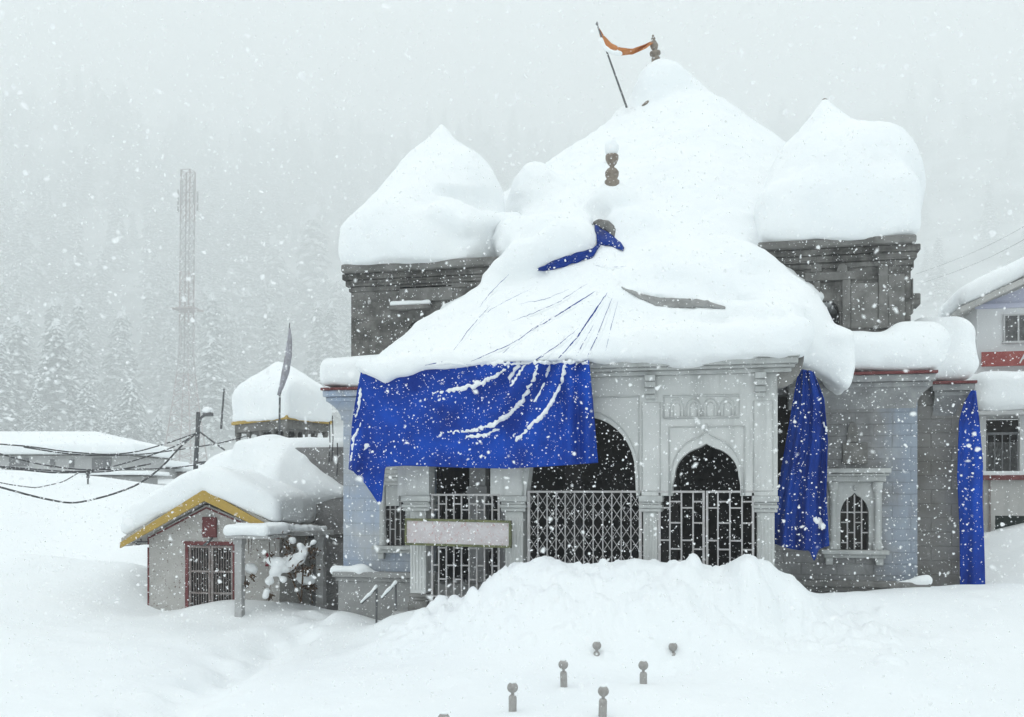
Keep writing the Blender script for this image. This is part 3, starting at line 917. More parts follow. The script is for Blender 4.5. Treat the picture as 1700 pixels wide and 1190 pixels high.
grille_gate([(1093, 1170), (1172, 1252)], 4, 'grille gate leaf of the right arch', 818)
grille_gate([(716, 830)], 9, 'grille gate of the left arch', 823)

# ------------------------------------------------------------------ corner towers of dark stone
def tower(px0, px1, spx0, spx1, slab_t, slab_b, ledge_px=None, arch=None, right=False, label=None):
    Y = YT
    x0, x1 = xof(px0, Y), xof(px1, Y); pm = (spx0 + spx1) / 2
    zt, zb = zof(slab_t, pm, Y - 0.25), zof(slab_b, pm, Y - 0.25)
    t = empty('tower', ((x0 + x1) / 2, Y + 1.4, zw_top), parent=temple)
    if label: t['label'] = label
    D = x1 - x0
    z0 = zw_top - 0.011
    q = MB()
    zb_w = zb - 0.34
    if arch:
        ax0, ax1 = xof(arch[0], Y), xof(arch[1], Y); at_, ab_ = zof(arch[2], arch[0], Y), z0 + 0.25
        hole = [(ax0, ab_), (ax1, ab_), (ax1, at_ - 0.25)] + arch_pts(ax0, ax1, at_ - 0.25, at_, 12)[::-1][1:-1] + [(ax0, at_ - 0.25)]
        q.plate([(x0, z0), (x1, z0), (x1, zb_w), (x0, zb_w)], Y, Y + 0.3, holes=[hole])
    else:
        q.box(x0, x1, Y, Y + 0.3, z0, zb_w)
    q.box(x0, x0 + 0.3, Y + 0.302, Y + D, z0, zb_w)
    q.box(x1 - 0.3, x1, Y + 0.302, Y + D, z0, zb_w)
    q.box(x0 + 0.302, x1 - 0.302, Y + D - 0.3, Y + D, z0, zb_w)
    q.build('tower_wall', M['stone'], t)
    q = MB()
    for zz0, zz1, pr in ((0.0, 0.10, 0.04), (0.102, 0.22, 0.09), (0.222, 0.338, 0.14)):
        q.box(x0 - pr, x1 + pr, Y - pr, Y + D + pr, zb_w + zz0 + 0.002, zb_w + zz1)
    q.build('tower_cornice', M['stone'], t, bevel=0.02)
    q = MB()
    q.box(xof(spx0, Y - 0.25), xof(spx1, Y - 0.25), Y - 0.27, Y + D + 0.27, zb + 0.001, zt)
    q.build('roof_slab', M['stone_light'], t, bevel=0.035)
    return t, x0, x1, zb, zt, z0
tl, tlx0, tlx1, tlzb, tlzt, tlz0 = tower(583, 822, 566, 830, 432, 446, arch=(676, 715, 532), label='left tower with a white snow streak on its wall')
tr, trx0, trx1, trzb, trzt, trz0 = tower(1280, 1512, 1258, 1522, 395, 408, arch=(1352, 1394, 500), label='right tower with carved niche panels')
q = MB()   # carved panel and pilasters on the left tower
a, c, zt, zb = rect(664, 474, 752, 500, YT)
q.box(a, c, YT - 0.04, YT - 0.002, zb, zt)
a, c, zt, zb = rect(650, 508, 716, 512, YT); q.box(a, c, YT - 0.16, YT - 0.002, zb - 0.04, zt)
q.build('carved_panel', M['stone_light'], tl, bevel=0.015)
a, c, zt, zb = rect(651, 501, 717, 508, YT)
v = Vol((a - 0.1, YT - 0.3, zb - 0.1), (c + 0.1, YT + 0.05, zt + 0.15), 0.02)
v.add(v.cap((a + 0.04, YT - 0.1, (zt + zb) / 2), (c - 0.04, YT - 0.1, (zt + zb) / 2), 0.05, 0.045)).noise(0.012, 0.12, 3)
v.mesh('ledge_snow', M['snow'], tl)
q = MB()   # niche panels on the right tower
for (u0, v0, u1, v1, pr) in ((1398, 452, 1412, 545, .05), (1412, 470, 1458, 545, .028), (1458, 440, 1474, 545, .05), (1336, 452, 1420, 466, .06), (1352, 466, 1362, 520, .04), (1474, 455, 1502, 545, .03)):
    a, c, zt, zb = rect(u0, v0, u1, v1, YT); q.box(a, c - 0.004, YT - pr, YT - 0.002, max(zb, trz0 + 0.01), zt)
for u in (1355, 1398):
    a, c, zt, zb = rect(u - 9, 443, u + 9, 452, YT)
    q.plate([(a, zb), (c, zb)] + arch_pts(a, c, zb + 0.02, zt + 0.06, 8)[::-1], YT - 0.05, YT - 0.002)
q.build('carved_panel', M['stone_light'], tr, bevel=0.015)
q = MB()   # corbelled right edge
for (v0, v1, pr) in ((412, 425, .10), (425, 445, .06), (460, 492, .05), (486, 506, .17), (506, 520, .05)):
    zt, zb = zof(v0, 1512, YT), zof(v1, 1512, YT)
    q.box(trx1 + 0.002, trx1 + pr, YT + 0.03, YT + 0.5, zb + 0.003, zt)
q.build('edge_corbel', M['stone'], tr, bevel=0.03)

# ------------------------------------------------------------------ snow on the tower tops
def S(px, py, Y): return onY(px, py, Y)
def R_(px, Y, at=1000): return px * Y / 1.0 / F      # photo pixels -> metres at that depth (approx)
# left dome
Y0 = YT + 1.4
v = Vol((tlx0 - 0.75, YT - 0.9, tlzt - 0.45), (tlx1 + 0.95, YT + 4.2, tlzt + 3.9), 0.05)
c = S(700, 425, Y0)
lo = S(566, 437, YT - 0.1); hi = S(846, 437, Y0)
cx = (lo.x + hi.x) / 2; rx = (hi.x - lo.x) / 2
v.add(v.ell((cx, Y0, tlzt + 0.35), (rx * 1.03, 1.9, 1.85)), 0)
v.add(v.ell((cx - 0.30, Y0 - 0.35, tlzt + 0.45), (rx * 0.90, 1.65, 1.35)), 0.2)
c2 = S(742, 330, Y0 + 0.2)
v.add(v.ell((c2.x, c2.y, c2.z), (1.12, 1.25, 0.95)), 0.35)
pk = S(733, 213, Y0 + 0.2)
v.add(v.cone((pk.x, pk.y, pk.z + 0.10), 0.80, 0.75, pk.z - 1.5, 0.25), 0.45)
v.clip(tlzt - v.z + 0 * v.x + 0 * v.y, 0.08)
v.add(v.rbox((tlx0 - 0.17, YT - 0.28, tlzt - 0.06), (cx + rx * 0.85, YT + 3.1, tlzt + 0.95), 0.32), 0.4)
# wind-scooped fold on the right of the dome
g_ = [v.hit(*p) for p in ((738, 314), (778, 330), (840, 326))]; l_ = [v.hit(*p) for p in ((690, 352), (722, 352), (765, 372), (812, 362), (852, 366))]
for a_, b_, ra, rb in ((g_[0], g_[1], .16, .24), (g_[1], g_[2], .24, .24)):
    v.cut(v.cap(a_ + Vector((0, -.03, 0)), b_ + Vector((0, -.03, 0)), ra, rb), 0.10)
for a_, b_, ra, rb in zip(l_[:-1], l_[1:], (.12, .22, .25, .22), (.22, .25, .22, .2)):
    v.add(v.cap(a_ + Vector((0, .12, -.02)), b_ + Vector((0, .12, -.02)), ra, rb), 0.10)
v.clip((tlzt - 0.04) - v.z + 0 * v.x + 0 * v.y, 0.05)
v.noise(0.06, 0.75, 11).noise(0.02, 0.25, 12).noise(0.01, 0.12, 18)
v.mesh('snow_cap', M['snow'], tl)
# right dome
v = Vol((trx0 - 0.75, YT - 0.9, trzt - 0.45), (trx1 + 0.75, YT + 4.2, trzt + 3.9), 0.05)
lo = S(1246, 395, Y0); hi = S(1521, 395, YT)
cx = (lo.x + hi.x) / 2 ; rx = (hi.x - lo.x) / 2
v.add(v.ell((cx + 0.05, Y0, trzt + 0.5), (rx * 1.0, 1.85, 1.55)), 0)
v.add(v.rbox((cx - rx * 0.9, YT - 0.28, trzt - 0.06), (trx1 + 0.14, YT + 3.0, trzt + 1.15), 0.33), 0.3)
c2 = S(1425, 290, Y0); v.add(v.ell((c2.x, Y0, c2.z - 0.1), (1.05, 1.35, 0.98)), 0.45)
c2 = S(1462, 300, Y0); v.add(v.ell((c2.x, Y0 + 0.1, c2.z - 0.15), (0.72, 1.2, 0.95)), 0.3)
pk = S(1369, 172, Y0 + 0.2)
v.add(v.cone((pk.x, pk.y, pk.z + 0.13), 0.80, 1.1, pk.z - 1.7, 0.35), 0.35)
v.clip((trzt - 0.04) - v.z + 0 * v.x + 0 * v.y, 0.05)
v.noise(0.06, 0.75, 13).noise(0.02, 0.25, 14).noise(0.01, 0.12, 19)
v.mesh('snow_cap', M['snow'], tr)
q = MB(); q.lathe([(0.0, -0.1), (0.05, -0.05), (0.035, 0.02), (0.05, 0.06), (0.0, 0.09)], (pk.x, pk.y, pk.z + 0.02), 8)
q.build('finial', M['brass'], tr)

# ------------------------------------------------------------------ snow on the main spire, porch roof and between
v = Vol((-8.1, 15.2, 3.35), (3.3, 27.4, 12.9), 0.062)
ap = S(1107, 99, 24.0)
rr_ = np.sqrt((v.x - ap.x) ** 2 + np.where(v.y < ap.y, 1.25, 1.0) ** 2 * (v.y - ap.y) ** 2)
con = (rr_ - 1.24 * (ap.z - v.z)) / 1.6
def plane3(p, q_, r_, side):
    n = (Vector(q_) - Vector(p)).cross(Vector(r_) - Vector(p)).normalized()
    if n.x * side < 0: n = -n
    return v.plane(p, n)
con = smax(con, plane3(S(1262, 404, 18.3), S(1412, 552, 18.0), S(1292, 236, 22.8), 1), 0.35)
con = smax(con, plane3(S(912, 262, 23.0), S(852, 350, 21.0), S(815, 470, 18.3), -1), 0.5)
con = smax(con, (5.35 - v.z) + 0 * v.x + 0 * v.y, 0.4)
con = smax(con, v.plane((0, 16.7, 0), (0, -1, 0)) + 0 * v.x + 0 * v.z, 0.4)
con = smax(con, v.plane((-6.6, 0, 0), (-1, 0, 0)) + 0 * v.y + 0 * v.z, 0.3)
v.add(con, 0)
c = S(1102, 150, 24.0); v.add(v.ell((c.x, c.y, c.z), (0.66, 0.7, 0.66)), 0.5)
# porch roof: hipped pile
zfe = z_cor1 + 0.02
A_ = S(1015, 392, 18.9)
lx, rx_ = xof(584, 15.75), xof(1336, 15.75)
por = v.plane((lx, 15.72, zfe + 0.17), (0, -(A_.z - zfe - 0.17), (A_.y - 15.72)))          # front slope
dl = v.plane((lx - 0.02, 16, zfe + 0.05), (-(A_.z - zfe), 0, (A_.x - lx)))
dr = v.plane((rx_ + 0.05, 16, zfe + 0.35), ((A_.z - zfe - 0.3), 0, (rx_ - A_.x)))
por = smax(por, dl, 0.5); por = smax(por, dr, 0.5)
por = smax(por, v.plane((0, 15.72, 0), (0, -1, 0)) + 0 * v.z + 0 * v.x, 0.22)
por = smax(por, v.plane((rx_, 0, 0), (1, 0, 0)) + 0 * v.y + 0 * v.z, 0.25)
por = smax(por, v.plane((lx, 0, 0), (-1, 0, 0)) + 0 * v.y + 0 * v.z, 0.2)
por = np.maximum(por, (zfe - 0.02) - v.z)
v.add(por, 0.7)
# thick lip on the right half of the porch eave
for a_, b_, ra, rb in ((S(1000, 575, 15.95), S(1150, 570, 15.95), .22, .30), (S(1150, 570, 15.95), S(1318, 558, 15.98), .30, .32),
                       (S(1190, 520, 16.3), S(1305, 530, 16.3), .22, .28)):
    v.add(v.cap(a_, b_, ra, rb), 0.22)
# upper layer with a rolled edge above the bare slate strip
for a_, b_, ra, rb in ((S(1050, 464, 17.5), S(1130, 466, 17.3), .16, .24), (S(1130, 466, 17.3), S(1215, 486, 17.05), .24, .22), (S(1215, 486, 17.05), S(1310, 522, 16.7), .22, .18), (S(1100, 438, 17.9), S(1230, 455, 17.7), .40, .40)):
    v.add(v.cap(a_, b_, ra, rb), 0.35)
# lump over the blue patch
for a_, b_, ra, rb in ((S(815, 462, 17.8), S(865, 428, 17.75), .22, .30), (S(865, 428, 17.75), S(925, 404, 17.8), .30, .33), (S(925, 404, 17.8), S(968, 389, 18.0), .33, .22), (S(870, 405, 18.4), S(960, 375, 18.4), .5, .3)):
    v.add(v.cap(a_, b_, ra, rb), 0.32)
# mid dome under the finial, shoulder lumps and filling drifts
c = S(1013, 338, 19.5); v.add(v.ell((c.x, c.y, c.z), (0.50, 0.5, 0.42)), 0.5)
c = S(1045, 385, 18.9); v.add(v.ell((c.x, c.y, c.z), (0.42, 0.45, 0.45)), 0.3)
c = S(893, 332, 21.5); v.add(v.ell((c.x, c.y, c.z), (0.60, 0.9, 0.84)), 0.4)
c = S(860, 415, 19.8); v.add(v.ell((c.x, c.y, c.z), (0.6, 1.0, 0.7)), 0.6)
# drift sliding down in front of the right tower, hanging over the wing
for a_, b_, ra, rb in ((S(1200, 450, 18.0), S(1310, 535, 17.4), .55, .50), (S(1310, 535, 17.4), S(1345, 560, 17.3), .50, .36)):
    v.add(v.cap(a_, b_, ra, rb), 0.5)
p0, p1 = S(1338, 648, 17.05), S(1413, 545, 17.05)
slab = v.rbox((p0.x, 16.9, p0.z), (p1.x, 18.2, p1.z), 0.13)
cutp = S(1335, 598, 16.9); cutq = S(1404, 652, 16.9)
slab = smax(slab, v.plane(cutp, ((cutp.z - cutq.z) * -1, 0, -(cutq.x - cutp.x))), 0.1)
v.add(slab, 0.22)
# snow curling over the left half of the eave, on to the tarpaulin
for a_, b_, ra, rb in ((S(600, 606, 15.66), S(640, 614, 15.62), .12, .13), (S(640, 614, 15.62), S(672, 606, 15.62), .13, .12), (S(672, 606, 15.62), S(735, 596, 15.66), .12, .08), (S(735, 596, 15.66), S(980, 592, 15.68), .08, .06)):
    v.add(v.cap(a_, b_, ra, rb), 0.15)
# drift in front of the left tower
for a_, b_, ra, rb in ((S(820, 490, 17.9), S(720, 555, 17.5), .32, .26), (S(720, 555, 17.5), S(600, 615, 17.2), .26, .14)):
    v.add(v.cap(a_, b_, ra, rb), 0.3)
g_ = [v.hit(*p) for p in ((1036, 481), (1062, 490), (1095, 501), (1150, 505), (1203, 512))]
for a_, b_, ra, rb in zip(g_[:-1], g_[1:], (.03, .10, .13, .10), (.10, .13, .10, .03)):
    v.cut(v.cap(a_ + Vector((0, -.02, .02)), b_ + Vector((0, -.02, .02)), ra, rb), 0.05)
v.noise(0.07, 0.9, 15).noise(0.035, 0.32, 16).noise(0.022, 0.15, 17)
snow_roof = v.mesh('roof_snow', M['snow'], temple)

# wing snow
def wing_snow(lo, hi, r, seed, extra=()):
    v = Vol([a - 0.35 for a in lo], [a + 0.45 for a in hi], 0.045)
    v.add(v.rbox(lo, hi, r), 0)
    for a_, b_, ra, rb in extra: v.add(v.cap(a_, b_, ra, rb), 0.25)
    v.clip(lo[2] - v.z + 0 * v.x + 0 * v.y, 0.06)
    v.noise(0.05, 0.6, seed).noise(0.02, 0.22, seed + 1)
    return v.mesh('wing_snow', M['snow'], temple)
zq = zof(643, 560, YW - 0.3) + 0.003
wing_snow((xof(527, YW - .3), YW - 0.38, zq), (-5.2, YW + 3.0, zof(590, 560, YW - 0.3)), 0.2, 31)
zq = zof(616, 1480, YW - 0.3) + 0.003
wing_snow((0.75, YW - 0.42, zq), (xof(1568, YW - .3), YW + 1.7, zof(548, 1480, YW - 0.3)), 0.3, 33,
          extra=[(S(1500, 560, YW), S(1545, 562, YW), .26, .26)])
zq = zof(632, 1590, YR - 0.3) + 0.003
wing_snow((xof(1500, YR), YR - 0.40, zq), (xof(1626, YR - .3), YR + 2.5, zof(522, 1580, YR - 0.3)), 0.38, 35)
# snow lying on the base ledge at the right
v = Vol((1.4, YW - 0.7, 0.1), (3.7, YW + 0.2, 1.0), 0.03)
p0, p1 = S(1475, 971, YW - 0.25), S(1538, 964, YW - 0.25)
v.add(v.cap(p0, p1, 0.04, 0.10)).noise(0.02, 0.15, 37)
v.mesh('ledge_snow', M['snow'], temple)
v = Vol((-7.9, YW - 0.7, 0.2), (-5.0, YW + 0.2, 1.3), 0.03)
p0, p1, p2 = S(556, 946, YW - 0.2), S(600, 947, YW - 0.2), S(632, 952, YW - 0.2)
v.add(v.cap(p0, p1, 0.09, 0.07)).add(v.cap(p1, p2, 0.07, 0.03)).noise(0.02, 0.15, 38)
v.mesh('ledge_snow', M['snow'], temple)

# finials: stone pot on the porch dome, gilt one on the spire
zf = S(1016, 296, 19.3)
def kalash(c, s, name, m, parent, tilt=None):
    return MB().lathe([(0.17 * s, -0.25 * s), (0.17 * s, 0.0), (0.12 * s, 0.04 * s), (0.155 * s, 0.12 * s), (0.16 * s, 0.20 * s), (0.11 * s, 0.27 * s), (0.05 * s, 0.31 * s), (0.055 * s, 0.34 * s), (0.11 * s, 0.40 * s), (0.15 * s, 0.50 * s), (0.15 * s, 0.58 * s), (0.05 * s, 0.66 * s), (0.0, 0.70 * s)], c, 14, tilt).build(name, m, parent, smooth=True)
kf = kalash((zf.x, zf.y, zf.z - 0.05), 0.85, 'finial', M['brass'], temple)
v = Vol((zf.x - .4, zf.y - .4, zf.z + .1), (zf.x + .4, zf.y + .4, zf.z + 1.0), 0.03)
ct = S(1016, 246, 19.3)
v.add(v.ell((ct.x, ct.y, ct.z), (0.145, 0.145, 0.17))).noise(0.02, 0.1, 41)
v.mesh('snow_cap', M['snow'], kf)
zs = S(1089, 100, 24.0)
MB().lathe([(0.06, -0.4), (0.06, -0.05), (0.11, -0.02), (0.10, 0.06), (0.05, 0.1), (0.13, 0.14), (0.13, 0.2), (0.04, 0.24), (0.075, 0.28), (0.10, 0.36), (0.06, 0.46), (0.03, 0.5), (0.055, 0.53), (0.02, 0.57), (0.03, 0.6), (0.0, 0.64)], zs, 12, (-0.12, 0, 1)).build('finial', M['brass'], temple, smooth=True)
tipf = Vector(zs) + Vector((-0.12, 0, 1)).normalized() * 0.55

# ------------------------------------------------------------------ tarpaulins
def polyline(pts, n):
    """resample a polyline evenly to n points"""
    P = np.array(pts, dtype=float)
    s = np.concatenate([[0], np.cumsum(np.sqrt((np.diff(P, axis=0) ** 2).sum(1)))])
    t = np.linspace(0, s[-1], n)
    return np.stack([np.interp(t, s, P[:, k]) for k in range(P.shape[1])], 1)
def by_fraction(pts, n):
    """pts (u, px, py) given at fractions u"""
    P = np.array(pts, dtype=float); t = np.linspace(0, 1, n)
    return np.stack([np.interp(t, P[:, 0], P[:, k]) for k in (1, 2)], 1)

# big tarpaulin hung across the left and middle arch
NU, NV = 150, 60
top = by_fraction([(0, 599, 618), (.03, 606, 621), (.06, 620, 620), (.12, 645, 626), (.2, 685, 613), (.3, 728, 605), (.5, 800, 602), (.8, 905, 600), (1, 978, 598)], NU)
bot = by_fraction([(0, 579, 779), (.02, 586, 782), (.05, 604, 800), (.085, 630, 838), (.10, 634, 832), (.115, 639, 775), (.2, 672, 773), (.4, 760, 776), (.6, 842, 778), (.8, 915, 774), (1, 993, 768)], NU)
tt = np.linspace(0, 1, NV)[:, None]
PX = top[None, :, 0] * (1 - tt) + bot[None, :, 0] * tt
PY = top[None, :, 1] * (1 - tt) + bot[None, :, 1] * tt
bulge = np.where(tt < 0.55, np.sin(tt * math.pi) * -4, -4 * np.sin(0.55 * math.pi) * (1 - tt) / 0.45)
U = np.linspace(0, 1, NU)[None, :]
PX = PX + bulge * (1 - U) ** 6 * 1.0
Pw = np.zeros((NV, NU, 3))
for i in range(NV):
    for j in range(NU):
        u, v_ = U[0, j], tt[i, 0]
        px, py = PX[i, j], PY[i, j]
        # slack folds pulled from the upper right
        dx, dy = px - 1000.0, py - 470.0
        angle = math.atan2(dy, -dx)
        fold = 0.12 * math.sin(angle * 26 + 0.8 * math.sin(v_ * 3)) * math.exp(-((angle - 0.95) / 0.42) ** 2) * (1 - 0.55 * v_)
        pleat = 0.085 * math.sin((px - 925) * 0.21 + 0.6 * math.sin(py * 0.02)) * max(0, min(1, (px - 918) / 25))
        slack = 0.05 * math.sin(px * 0.024 + 1.5 * v_) * v_ + 0.02 * math.sin(px * 0.07 - py * 0.03)
        crumple = 0.10 * math.sin(px * 0.22 + py * 0.05) * max(0, 1 - (px - 575) / 70) * v_
        Y = 15.70 + 0.10 * v_ + fold + pleat + slack + crumple
        Pw[i, j] = onY(px, py, Y)
tp = empty('tarpaulin', (-3.6, 15.8, 3.4))
tag(tp, 'wide blue tarpaulin with snow-lined creases stretched across the porch arches', 'tarpaulin', 'blue tarpaulins tied to the temple')
q = MB().grid(Pw)
sheet = q.build('sheet', M['tarp'], tp, smooth=True, solid=0.012)
bv_sheet = bvh_of([sheet])

def snow_line(bvh, pix, rad, seed, name, parent, lift=0.3, step=3.0, h=0.014, flat=0.6):
    """a ragged ridge of snow caught along a crease"""
    P = polyline(pix, max(4, int(np.sqrt((np.diff(np.array(pix, dtype=float), axis=0) ** 2).sum(1)).sum() / step)))
    rg = np.random.default_rng(seed)
    pts = []
    for k, (px, py) in enumerate(P):
        loc, nrm = cast(bvh, px + rg.normal(0, 0.6), py + rg.normal(0, 0.8))
        if loc is None: continue
        f = k / max(1, len(P) - 1)
        r = rad * (0.30 + 0.70 * math.sin(math.pi * min(1, f * 0.85 + 0.12))) * rg.uniform(0.6, 1.0)
        loc = loc + Vector((rg.normal(0, rad * .2), 0, rg.normal(0, rad * .2)))
        pts.append((loc + nrm * r * lift, r))
    if len(pts) < 2: return None
    A = np.array([p for p, r in pts])
    lo = A.min(0) - rad * 2 - 0.05; hi = A.max(0) + rad * 2 + 0.05
    v = Vol(lo, hi, h)
    for (p, r), (p2, r2) in zip(pts[:-1], pts[1:]):
        if (p - p2).length < 0.5:
            # local window only
            i0 = np.maximum(((np.minimum(p, p2) - v.lo - 0.14) / h).astype(int), 0); i1 = np.minimum(((np.maximum(p, p2) - v.lo + 0.14) / h).astype(int) + 1, v.n)
            sl = tuple(slice(a, b) for a, b in zip(i0, i1))
            w = Vol.__new__(Vol); w.x = v.x[sl[0]]; w.y = v.y[:, sl[1]]; w.z = v.z[:, :, sl[2]]
            v.d[sl] = smin(v.d[sl], w.cap(p, p2, r, r2), 0.03)
    v.noise(rad * 0.6, 0.05, seed).noise(rad * .4, .025, seed + 1)
    return v.mesh(name, M['snow'], parent)
for k, (pix, r) in enumerate([
    ([(845, 608), (818, 626), (785, 640), (750, 648), (716, 652)], 0.030),
    ([(893, 606), (884, 630), (868, 660), (845, 688), (818, 705), (785, 715), (744, 718)], 0.030),
    ([(830, 712), (800, 722), (770, 727)], 0.026),
    ([(938, 604), (932, 632), (918, 662), (900, 690), (876, 712), (857, 732)], 0.029),
    ([(862, 606), (850, 620), (846, 636)], 0.028), ([(905, 634), (897, 650), (886, 672)], 0.018), ([(912, 606), (905, 632)], 0.020), ([(872, 606), (858, 628), (848, 642)], 0.022),
    ([(600, 640), (596, 668), (590, 700)], 0.016), ([(600, 700), (588, 730), (582, 770)], 0.018), ([(612, 735), (602, 748)], 0.03), ([(965, 602), (980, 606)], 0.02)]):
    snow_line(bv_sheet, pix, r, 50 + k, 'snow_crease', sheet)

for k, (pix, r) in enumerate([([(720, 603), (780, 600), (850, 599)], .035), ([(845, 600), (910, 598), (975, 597)], .03)]):
    snow_line(bv_sheet, [(x_, y_ + 3) for x_, y_ in pix], r, 120 + k, 'snow_edge', sheet, lift=.2)

# folds of the same tarpaulin breaking through the snow of the porch roof
bv_roof = bvh_of([snow_roof])
def on_roof(px, py, lift):
    loc, nrm = cast(bv_roof, px, py)
    if loc is None: return None
    return loc + nrm * lift
def roof_fold(pix, r, name='fold', m=None):
    P = polyline(pix, max(4, int(np.sqrt((np.diff(np.array(pix, dtype=float), axis=0) ** 2).sum(1)).sum() / 5)))
    rg = np.random.default_rng(int(pix[0][0]))
    pts, rr = [], []; r = r * (0.78 if m is None else 1)
    for k, (px, py) in enumerate(P):
        loc = on_roof(px, py + rg.normal(0, 0.5), -r * 0.1)
        if loc is not None:
            pts.append(loc); rr.append(r * (0.25 + 0.75 * math.sin(math.pi * (k + 0.5) / len(P))) * rg.uniform(0.5, 1.1))
    if len(pts) > 4 and m is None and r > 0.0052:
        off = [on_roof(px + 3.5, py + 1.5, -0.012) for px, py in P]
        off = [o_ for o_ in off if o_ is not None]
        if len(off) > 3:
            w_ = [0.034 * (0.15 + 0.85 * math.sin(math.pi * (k + .5) / len(off))) * rg.uniform(.8, 1.15) for k in range(len(off))]
            MB().tube(off, w_, 8).build('snow_ridge', M['snow'], tp, smooth=True)
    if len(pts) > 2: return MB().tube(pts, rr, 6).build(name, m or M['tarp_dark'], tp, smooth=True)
for pix, r in (([(990, 482), (962, 500), (925, 523), (880, 550), (872, 555)], 0.022), ([(1008, 486), (985, 520), (958, 560), (932, 590), (924, 598)], 0.022),
               ([(872, 556), (840, 575), (800, 592), (782, 600)], 0.012), ([(700, 607), (740, 600), (782, 606)], 0.014), ([(925, 574), (905, 590), (880, 602)], 0.012),
               ([(985, 540), (965, 575), (955, 596)], 0.010), ([(1000, 545), (985, 570), (975, 592)], 0.008), ([(820, 500), (780, 545), (750, 585)], 0.007), ([(985, 440), (1015, 444), (1040, 442)], 0.008),
               ([(1018, 490), (1000, 535), (978, 592)], 0.008), ([(975, 470), (930, 500), (880, 522), (845, 535)], 0.009), ([(960, 545), (930, 570), (900, 590), (885, 600)], 0.010), ([(905, 530), (860, 565), (830, 590)], 0.008), ([(880, 480), (830, 505), (790, 530)], 0.006), ([(945, 480), (905, 497), (860, 505)], 0.006), ([(845, 455), (815, 485), (795, 510)], 0.007), ([(1026, 500), (1015, 540), (1005, 585)], 0.006)):
    roof_fold(pix, r)
# snow ridges between the folds, so the stretched sheet shows through its cover
def roof_patch(outline_top, outline_bot, n, m_, name, mtl, lift, parent):
    A_, B_ = polyline(outline_top, n), polyline(outline_bot, n)
    P = np.zeros((m_, n, 3)); last = None
    for i in range(m_):
        t = i / (m_ - 1)
        for j in range(n):
            px, py = A_[j] * (1 - t) + B_[j] * t
            edge = min(t, 1 - t) * 2 * min(1, min(j, n - 1 - j) / 2)
            loc = on_roof(px, py, lift * (0.2 + 0.8 * min(1, edge * 3)) + 0.015 * math.sin(px * .3))
            if loc is None: loc = last
            last = loc
            P[i, j] = loc
    q = MB().grid(P)
    return q.build(name, mtl, parent, smooth=True, solid=0.02)
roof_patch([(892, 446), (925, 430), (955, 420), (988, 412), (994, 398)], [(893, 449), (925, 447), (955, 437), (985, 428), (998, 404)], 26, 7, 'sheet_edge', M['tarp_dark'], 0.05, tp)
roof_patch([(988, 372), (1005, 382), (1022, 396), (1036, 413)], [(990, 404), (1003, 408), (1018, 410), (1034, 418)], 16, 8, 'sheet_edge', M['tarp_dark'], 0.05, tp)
roof_patch([(982, 372), (996, 364), (1012, 368), (1022, 378)], [(990, 374), (1002, 382), (1012, 388), (1020, 394)], 14, 6, 'bare_stone', M['stone_light'], 0.045, temple)
roof_patch([(1032, 478), (1060, 487), (1090, 494), (1130, 496), (1170, 499), (1204, 510)], [(1036, 481), (1062, 496), (1090, 508), (1130, 512), (1170, 511), (1204, 513)], 30, 6, 'bare_slate', M['base_stone'], 0.03, temple)
roof_fold([(1032, 477), (1060, 487), (1095, 495), (1150, 497), (1205, 511)], 0.012, 'slate_edge', M['stone'])
o = bpy.data.objects.get('slate_edge'); attach(o, temple)
roof_fold([(1066, 176), (1071, 172), (1077, 168)], 0.05, 'bare_stone', M['brass']); o = [x for x in bpy.data.objects if x.name.startswith('bare_stone')][-1]; attach(o, temple)

def hanging(name, left, right, bottom_wave, Yb, amp, freq, label, nu=60, nv=60, lean=0.0, mtl=None):
    Lp = polyline(left, nv); Rp = polyline(right, nv)
    P = np.zeros((nv, nu, 3))
    for i in range(nv):
        t = i / (nv - 1)
        for j in range(nu):
            u = j / (nu - 1)
            px, py = Lp[i] * (1 - u) + Rp[i] * u
            py += bottom_wave(u) * t ** 3
            w = amp * (0.35 + 0.65 * t)
            Y = Yb + lean * t + w * math.sin(u * freq + 1.1 * math.sin(t * 2.3)) + 0.4 * w * math.sin(u * freq * 2.3 + t * 4) + 0.25 * w * math.sin(t * 14 + u * 7)
            P[i, j] = onY(px, py, Y)
    root = empty('tarpaulin', tuple(P[0, nu // 2]))
    tag(root, label, 'tarpaulin', 'blue tarpaulins tied to the temple')
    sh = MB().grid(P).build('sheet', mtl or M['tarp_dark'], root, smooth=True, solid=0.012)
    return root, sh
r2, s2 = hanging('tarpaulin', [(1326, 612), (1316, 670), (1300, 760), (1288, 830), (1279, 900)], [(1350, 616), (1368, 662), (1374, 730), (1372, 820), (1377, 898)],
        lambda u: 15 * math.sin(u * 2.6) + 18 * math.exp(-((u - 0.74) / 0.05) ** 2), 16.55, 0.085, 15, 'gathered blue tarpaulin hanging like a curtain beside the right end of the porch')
bv2 = bvh_of([s2])
snow_line(bv2, [(1352, 862), (1362, 868), (1372, 876)], 0.05, 81, 'snow_clump', s2, step=2)
snow_line(bv2, [(1368, 700), (1373, 718)], 0.012, 82, 'snow_crease', s2, step=2)
hanging('tarpaulin', [(1613, 648), (1600, 670), (1592, 700), (1589, 790), (1593, 880), (1594, 1000)], [(1620, 648), (1626, 700), (1632, 770), (1631, 830), (1634, 900), (1636, 1000)],
        lambda u: 0, 19.15, 0.045, 6, 'narrow blue tarpaulin strip hanging to the snow at the far corner of the temple', nu=24, mtl=M['tarp'])

